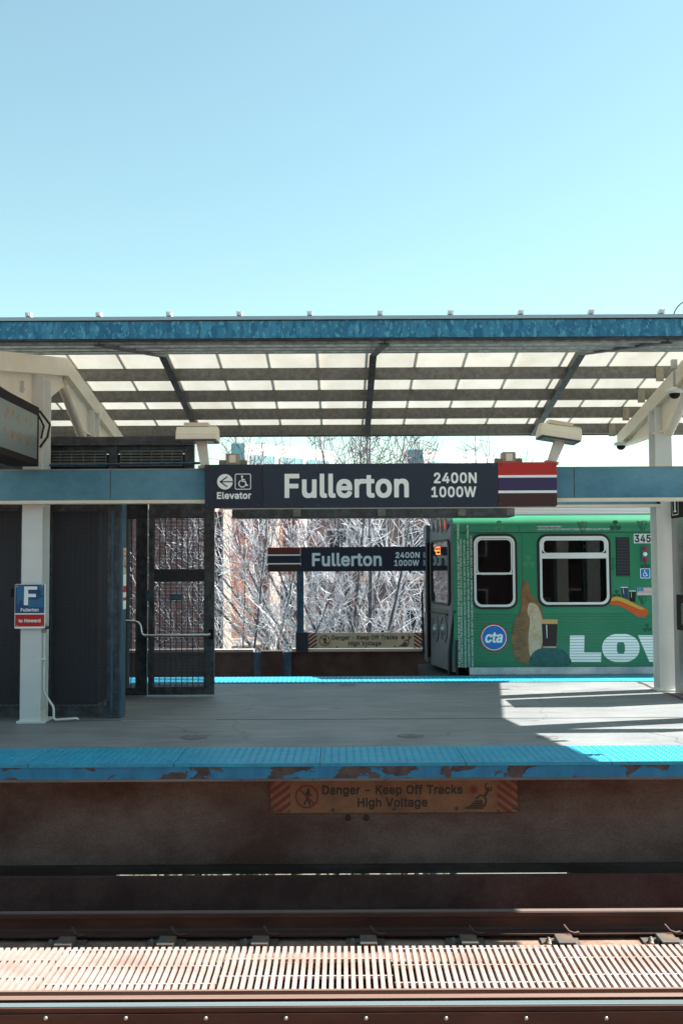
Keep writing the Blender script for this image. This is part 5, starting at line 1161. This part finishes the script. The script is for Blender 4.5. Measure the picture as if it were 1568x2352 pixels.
# centre door, safety chains, step
xd = XY(978.5,17.0,1370)
b = MB(); b.box(xd, Cp.x+.02, 16.92, 17.5, zbE, ztE+.0); dr = b.build('end_door', M['nose'], nose)
b = MB(); b.box(xd-.012, xd-.001, 17.0, 17.42, .9, ztE-.25); b.build('door_window', M['window_dark'], dr)
b = MB(); b.box(Cp.x-.05, Cp.x+.0, 16.87, 16.93, zbE+.1, ztE-.3)
for yy in (16.95, 17.12): b.tube([(xd-.05,yy,zbE+.15),(xd-.07,yy,1.25)], .012, 6)
for i in range(7): b.tube([(xd-.06,16.95,.25+.15*i),(xd-.09,17.03,.2+.15*i),(xd-.06,17.12,.25+.15*i)], .010, 5)
b.build('safety_gate', M['black'], nose)
zst = ZY(1537,16.2,1000)
b = MB(); b.box(XY(969,16.6,1545), Bp.x+.02, 15.75, 17.6, zst-.16, zst-.06); b.box(XY(972,16.6,1545), Bp.x+.02, 15.8, 17.6, zst-.45, zst-.161)
b.build('anticlimber', M['under'], nose)
MB().tube([(Bp.x-.03,15.62,zbE-.3),(Bp.x-.03,15.6,.35),(Bp.x+.02,15.57,.75),(Bp.x+.05,15.52,1.0)], .03, 8).build('jumper_cable', M['rubber'], nose)
MB().tube([(Bp.x+.08,15.49,-.2),(Bp.x+.06,15.48,.2),(Bp.x+.07,15.47,.55)], .02, 6).build('jumper_cable', M['rubber'], nose)

# ================================================================== far side of the line
YP = 19.2
zc1 = ZY(1498,YP,540); 
pa = thing('parapet_wall', 'low brown parapet wall with pale cap beyond the far track', 'wall', (-1, YP, -1.24))
pt = FY(YP)
xg = [XY(x,YP,1520) for x in (330,585,600,650,672)]
MB().box(-12, xg[1]-.02, YP, YP+.2, -1.24, zc1).build('panel', M['parapet'], pa); MB().box(xg[4]-.02, 12, YP+.02, YP+.2, -1.24, zc1).build('panel', M['parapet'], pa)
b = MB(); b.box(xg[2], xg[3], YP-.05, YP+.2, -1.24, zc1+.02); b.build('pier', M['parapet'], pa)
for a_, b_ in ((xg[1]-.019,xg[2]-.001),(xg[3]+.001,xg[4]-.021)): MB().box(a_, b_, YP-.02, YP+.1, -1.24, zc1).build('steel_strip', M['galv_blue'], pa)
b = MB(); b.box(-12, xg[1]-.02, YP-.03, YP+.23, zc1+.001, zc1+.05); b.build('cap', M['grey_stone'], pa)
b = MB(); b.box(xg[4]-.02, 12, YP-.03, YP+.23, zc1+.001, zc1+.06); b.build('cap', M['roofrib'], pa)
po = thing('sign_post', 'galvanised post carrying the distant station sign above the parapet', 'post', (XY(689,YP-.1,1400), YP-.1, zc1))
q = FY(YP-.1).rect(681.5,1300,697.5,1453)
MB().box(q[0], q[1], YP-.14, YP-.06, q[2], q[3]).build('shaft', M['galv_blue'], po, .004)
q = FY(YP-.15).rect(679,1452,708,1497); MB().box(q[0], q[1], YP-.17, YP-.06, q[2], q[3]).build('base_box', M['sign'], po, .004)
F = FY(YP-.2)
fs_ = thing('station_sign', 'smaller distant Fullerton sign on galvanised post, partly hidden by the train', 'station sign', (.2, YP-.2, 1.9))
pn = MB().rect(F, F.rect(690.5,1256,994,1312), -.03, 0).build('name_panel', M['sign_left'], fs_)
ps = MB().rect(F, F.rect(614.5,1257.5,690,1313), -.03, 0).build('stripe_panel', M['brown'], fs_)
MB().rect(F, F.rect(614.6,1257.6,689.8,1273.3), 0, .002).build('red_band', M['shaded_red'], ps)
MB().rect(F, F.rect(614.6,1276.5,689.8,1293.3), 0, .002).build('purple_band', M['shaded_purple'], ps)
for a, b_ in ((1273.3,1276.5),(1293.3,1296.5)): MB().rect(F, F.rect(614.6,a+.1,689.8,b_-.1), 0, .002).build('white_line', M['letter'], ps)
glyph_text(MB(), F, 'Fullerton', 716.5, 876, 1270.2, 1300, .002, -.02).build('lettering', M['letter'], pn)
glyph_text(MB(), F, '2400N', 908, 963.3, 1268.3, 1281.5, .002, .01).build('lettering', M['letter'], pn)
glyph_text(MB(), F, '1000W', 905, 962, 1286.2, 1299.6, .002, .01).build('lettering', M['letter'], pn)
# far danger board: near x 621..1187.5 -> 706..972 ; y 1790..1866.5 -> 1453.5..1493
sc = 266/566.5
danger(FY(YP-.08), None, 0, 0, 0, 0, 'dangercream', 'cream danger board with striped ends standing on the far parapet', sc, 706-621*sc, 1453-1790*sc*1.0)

# ================================================================== trees beyond the parapet
def limb(mb, p, d, L, r, n, sides, wob, trop, rend):
    pts = [p.copy()]; rs = [r]
    for i in range(n):
        d = (d+Vector((random.gauss(0,wob), random.gauss(0,wob), random.gauss(0,wob)+trop))).normalized()
        p = p+d*(L/n); pts.append(p.copy()); rs.append(r+(rend-r)*(i+1)/n)
    mb.tube(pts, rs, sides, sides > 4, False); return pts
def tree(label, base, nst, spread, hgt, seed, dens=1.0, r0=.05):
    random.seed(seed)
    t = thing('bare_tree', label, 'tree', base, 'bare trees beyond the parapet')
    tr_, cr, sh_ = MB(), MB(), MB(); B = Vector(base); fork = B+Vector((0,0,4.6))
    tr_.tube([B, B+Vector((.05,0,2.5)), fork], [.24,.20,.19], 10)
    R3 = lambda z: Vector((random.gauss(0,1), random.gauss(0,.75), random.gauss(0,z))).normalized()
    for i in range(nst):
        a = -spread+2*spread*(i+.5)/nst+random.gauss(0,.05); yaw = random.uniform(-.5,.5)
        d = Vector((math.sin(a), yaw*.6, math.cos(a))).normalized(); st = fork+Vector((math.sin(a)*.3,random.uniform(-.15,.15),random.uniform(-.5,.3)))
        L = hgt*(1-.22*abs(a))*random.uniform(.85,1.1)
        P1 = limb(tr_, st, d, L, r0*random.uniform(.6,1.35), 9, 6, .035, .04, .008)
        nb = int(17*dens)
        for k in range(nb):
            f = .04+.94*(k+random.random())/nb; i0 = min(int(f*9), 8); p = P1[i0].lerp(P1[i0+1], f*9-i0); dd_ = (P1[i0+1]-P1[i0]).normalized()
            d2 = (dd_*1.15+R3(.35)*.72+Vector((0,0,.15))).normalized(); L2 = (1-f*.55)*random.uniform(.9,2.3)
            P2 = limb(sh_ if p.z > 2.9 else tr_ if k % 6 == 0 else cr, p, d2, L2, .0125*(1-.4*f), 5, 4, .055, .035, .006)
            for q_ in range(int(8.5*dens)):
                g = random.uniform(.08,1); i2 = min(int(g*5), 4); p3 = P2[i2].lerp(P2[i2+1], g*5-i2); d3 = (P2[i2+1]-P2[i2]).normalized()
                P3 = limb(sh_ if p3.z > 3.4 else cr, p3, (d3*1.0+R3(.5)*.75).normalized(), random.uniform(.35,1.05), .0082, 3, 3, .07, .02, .006)
                if random.random() < .8: limb(sh_ if p3.z > 3.4 else cr, P3[random.randint(1,2)], (d3*.3+R3(.6)).normalized(), random.uniform(.2,.55), .0065, 2, 3, .06, .02, .005)
        for q_ in range(int(9*dens)):
            p = P1[random.randint(6,8)]+Vector((random.gauss(0,.12),random.gauss(0,.1),0)); pp = limb(sh_, p, (Vector((math.sin(a)*.5,0,1))+R3(.3)*.28).normalized(), random.uniform(1.2,2.6), .010, 5, 3, .05, .03, .004)
            for z_ in range(6):
                b_ = pp[random.randint(2,4)]; limb(sh_, b_, (Vector((0,0,.6))+R3(.5)).normalized(), random.uniform(.12,.4), .008, 2, 3, .05, .02, .006)
    tr_.build('trunk', M['bark'], t); cr.build('crown', M['twig'], t); sh_.build('young_shoots', M['shoot'], t)
bx = XY(822,24,1500)
tree('large bare silver twigged tree behind the distant station sign', (bx,24.0,-6.5), 24, 1.08, 7.6, 21, .82, .066)
tree('bare twiggy tree in front of the orange brick building', (XY(570,23.2,1500),23.2,-6.5), 8, 1.0, 5.2, 33, .62, .045)
tree('bare twiggy tree behind the grey end of the train', (XY(985,25.5,1500),25.5,-6.5), 9, .9, 6.4, 47, .7, .045)

# ================================================================== buildings
def facade_frame(x0, Yf, ang):
    a = math.radians(ang); return Frame((x0, Yf), (math.cos(a), math.sin(a)), (math.sin(a), -math.cos(a)))
# orange brick block, turned towards the sun
bb = thing('brick_building', 'orange brick building with pale stone pilasters behind trees at left', 'building', (-6, 34, -6.5))
Fb = facade_frame(XY(640,32,1300), 32, 0)
Fb = Frame((XY(700,36,1300), 36), (math.cos(math.radians(38)), math.sin(math.radians(38))), (math.sin(math.radians(38)), -math.cos(math.radians(38))))
def bu(x): return Fb.px(x, 1330)[0]
zB0, zB1 = -6.5, 3.55
MB().prism(Fb, [(bu(300),zB0),(bu(690),zB0),(bu(690),zB1),(bu(300),zB1)], -8, 0).build('wall', M['brick'], bb)
for a_, b_ in ((505,524),(612,634),(676,692)): MB().prism(Fb, [(bu(a_),zB0),(bu(b_),zB0),(bu(b_),zB1+.2),(bu(a_),zB1+.2)], -.5, .22).build('pilaster', M['stone'], bb)
for x in (640,):
    w_ = MB().prism(Fb, [(bu(640),-.6),(bu(672),-.6),(bu(672),1.4),(bu(640),1.4)], -.3, .03).build('window', M['stone'], bb)
    MB().prism(Fb, [(bu(643),-.4),(bu(669),-.4),(bu(669),1.2),(bu(643),1.2)], .0, .04).build('pane', M['window_dark'], w_)
MB().prism(Fb, [(bu(526),-1.0),(bu(610),-1.0),(bu(610),-.75),(bu(526),-.75)], -.3, .10).build('sill_band', M['stone'], bb)
MB().prism(Fb, [(bu(300),zB1),(bu(690),zB1),(bu(690),zB1+.25),(bu(300),zB1+.25)], -8, .1).build('coping', M['stone'], bb)
MB().prism(Fb, [(bu(300),zB0),(bu(503),zB0),(bu(503),zB1-.1),(bu(300),zB1-.1)], -.5, .12).build('side_bay', M['brick3'], bb)  # the bay's shade is put into its darker purple brick
# pale row house
Yh = 40.0
rh = thing('row_house', 'pale stone row house with dark windows seen through the bare branches', 'house', (1.5, Yh, -6.5))
xa, xb_ = XY(705,Yh,1300), XY(1120,Yh,1300)
Fh = FY(Yh)
MB().box(xa, xb_, Yh, Yh+9, -6.5, 4.0).build('wall', M['house'], rh)
MB().profx([(Yh-.3,4.0),(Yh+4.5,4.3),(Yh+9.3,4.0)], xa-.2, xb_+.2).build('roof', M['slate'], rh)
for i in range(4):
    for z0 in (-5.2, -1.9, 1.3):
        x = xa+.7+i*(xb_-xa-1.0)/4
        w_ = MB().box(x, x+.95, Yh-.06, Yh-.001, z0, z0+1.9).build('window', M['white'], rh)
        MB().box(x+.08, x+.87, Yh-.075, Yh-.061, z0+.08, z0+1.82).build('pane', M['window_dark'], w_)
        MB().box(x-.1, x+1.05, Yh-.14, Yh-.061, z0-.18, z0-.002).build('sill', M['stone'], w_)
# modern white buildings far away
def modern(xc, ytop, xend, yend, xl, yl, Y, label):
    """corner at layout xc; sunlit side runs back to xend, teal glass face from xl"""
    X = XY(xc, Y, ytop); H = ZY(ytop, Y, xc)
    t = thing('modern_building', label, 'building', (X, Y, -6.5), 'white modern blocks on the skyline')
    a = math.radians(42); Fm = Frame((X,Y), (math.cos(a),math.sin(a)), (math.sin(a),-math.cos(a)))
    Lr = Fm.px(xend, ytop)[0]
    zk_ = H-.2
    MB().prism(Fm, [(0,-6.5),(Lr,-6.5),(Lr,H),(0,H)], -2.2, 0).build('wall', M['white_clad'], t)
    Fl = Frame((X,Y), (math.sin(a),-math.cos(a)), (-math.cos(a),-math.sin(a)))
    Ll = XY(xl, Y, ytop)-X
    Ft = FY(Y-.1)
    MB().box(X+Ll, X-.05, Y-.05, Y+6, -6.5, ZY(yl,Y,xl)).build('glass_tower', M['teal'], t)
    g = MB(); f = MB()
    for i in range(3):
        u0, u1 = Lr*(.07+.31*i), Lr*(.07+.31*i+.24); z0 = H-2.9
        wo = MB().prism(Fm, [(u0,z0),(u1,z0),(u1,z0+1.5),(u0,z0+1.5)], -.1, .12).build('window', M['teal_strip'], t)
        m_ = MB()
        for k in range(4): uu = u0+(u1-u0)*k/3; m_.prism(Fm, [(uu-.05,z0),(uu+.05,z0),(uu+.05,z0+1.5),(uu-.05,z0+1.5)], .12, .16)
        m_.build('mullions', M['white_clad'], wo)
modern(561, 1016, 768, 1048, 531, 1019, 120, 'white modern building with teal glass corner on skyline at left')
modern(971, 1032, 1168, 1045, 936, 1032.5, 125, 'white modern building with teal glass corner on skyline at right')
# houses across the street behind the viewer (they show in the train's glass)
br = thing('brick_row', 'brown brick row of houses behind the viewer, mirrored in the train windows', 'building', (0, -24, -6.5))
MB().box(-70, 70, -34, -24, -6.5, 7.5).build('wall', M['brick3'], br)
for i in range(24):
    for z0 in (-1.5, 2.2, 5.0):
        x = -66+i*5.6; w_ = MB().box(x, x+1.2, -23.99, -23.9, z0, z0+1.9).build('window', M['stone'], br)
        MB().box(x+.1, x+1.1, -23.899, -23.88, z0+.1, z0+1.8).build('pane', M['window_dark'], w_)
# dark walls and hedge added at street level to dim the gap
for (xa_, xb3, lab) in ((-16, -4.6, 'dark retaining wall at street level, glimpsed left under the platform'), (4.6, 16, 'dark retaining wall at street level, glimpsed right under the platform')):
    o = MB().box(xa_, xb3, 20.6, 20.9, -6.5, -3.6).build('gap_blocker', M['wall_dark']); tag(o, lab, 'wall')
random.seed(9); hg = MB()  # loose leaves added to break up the bright gap
for i in range(1500):
    c = Vector((random.uniform(-6,2.6), random.uniform(21.2,22.2), random.uniform(-6.4,-4.5))); d = Vector((random.gauss(0,1),random.gauss(0,1),random.gauss(0,1))).normalized()*.12; e = d.orthogonal().normalized()*.07
    hg.add([c-d,c+e,c+d,c-e], [(0,1,2,3)])
o = hg.build('hedge', M['hedge']); tag(o, 'low hedge at street level glimpsed through the gap under the platform', 'hedge')
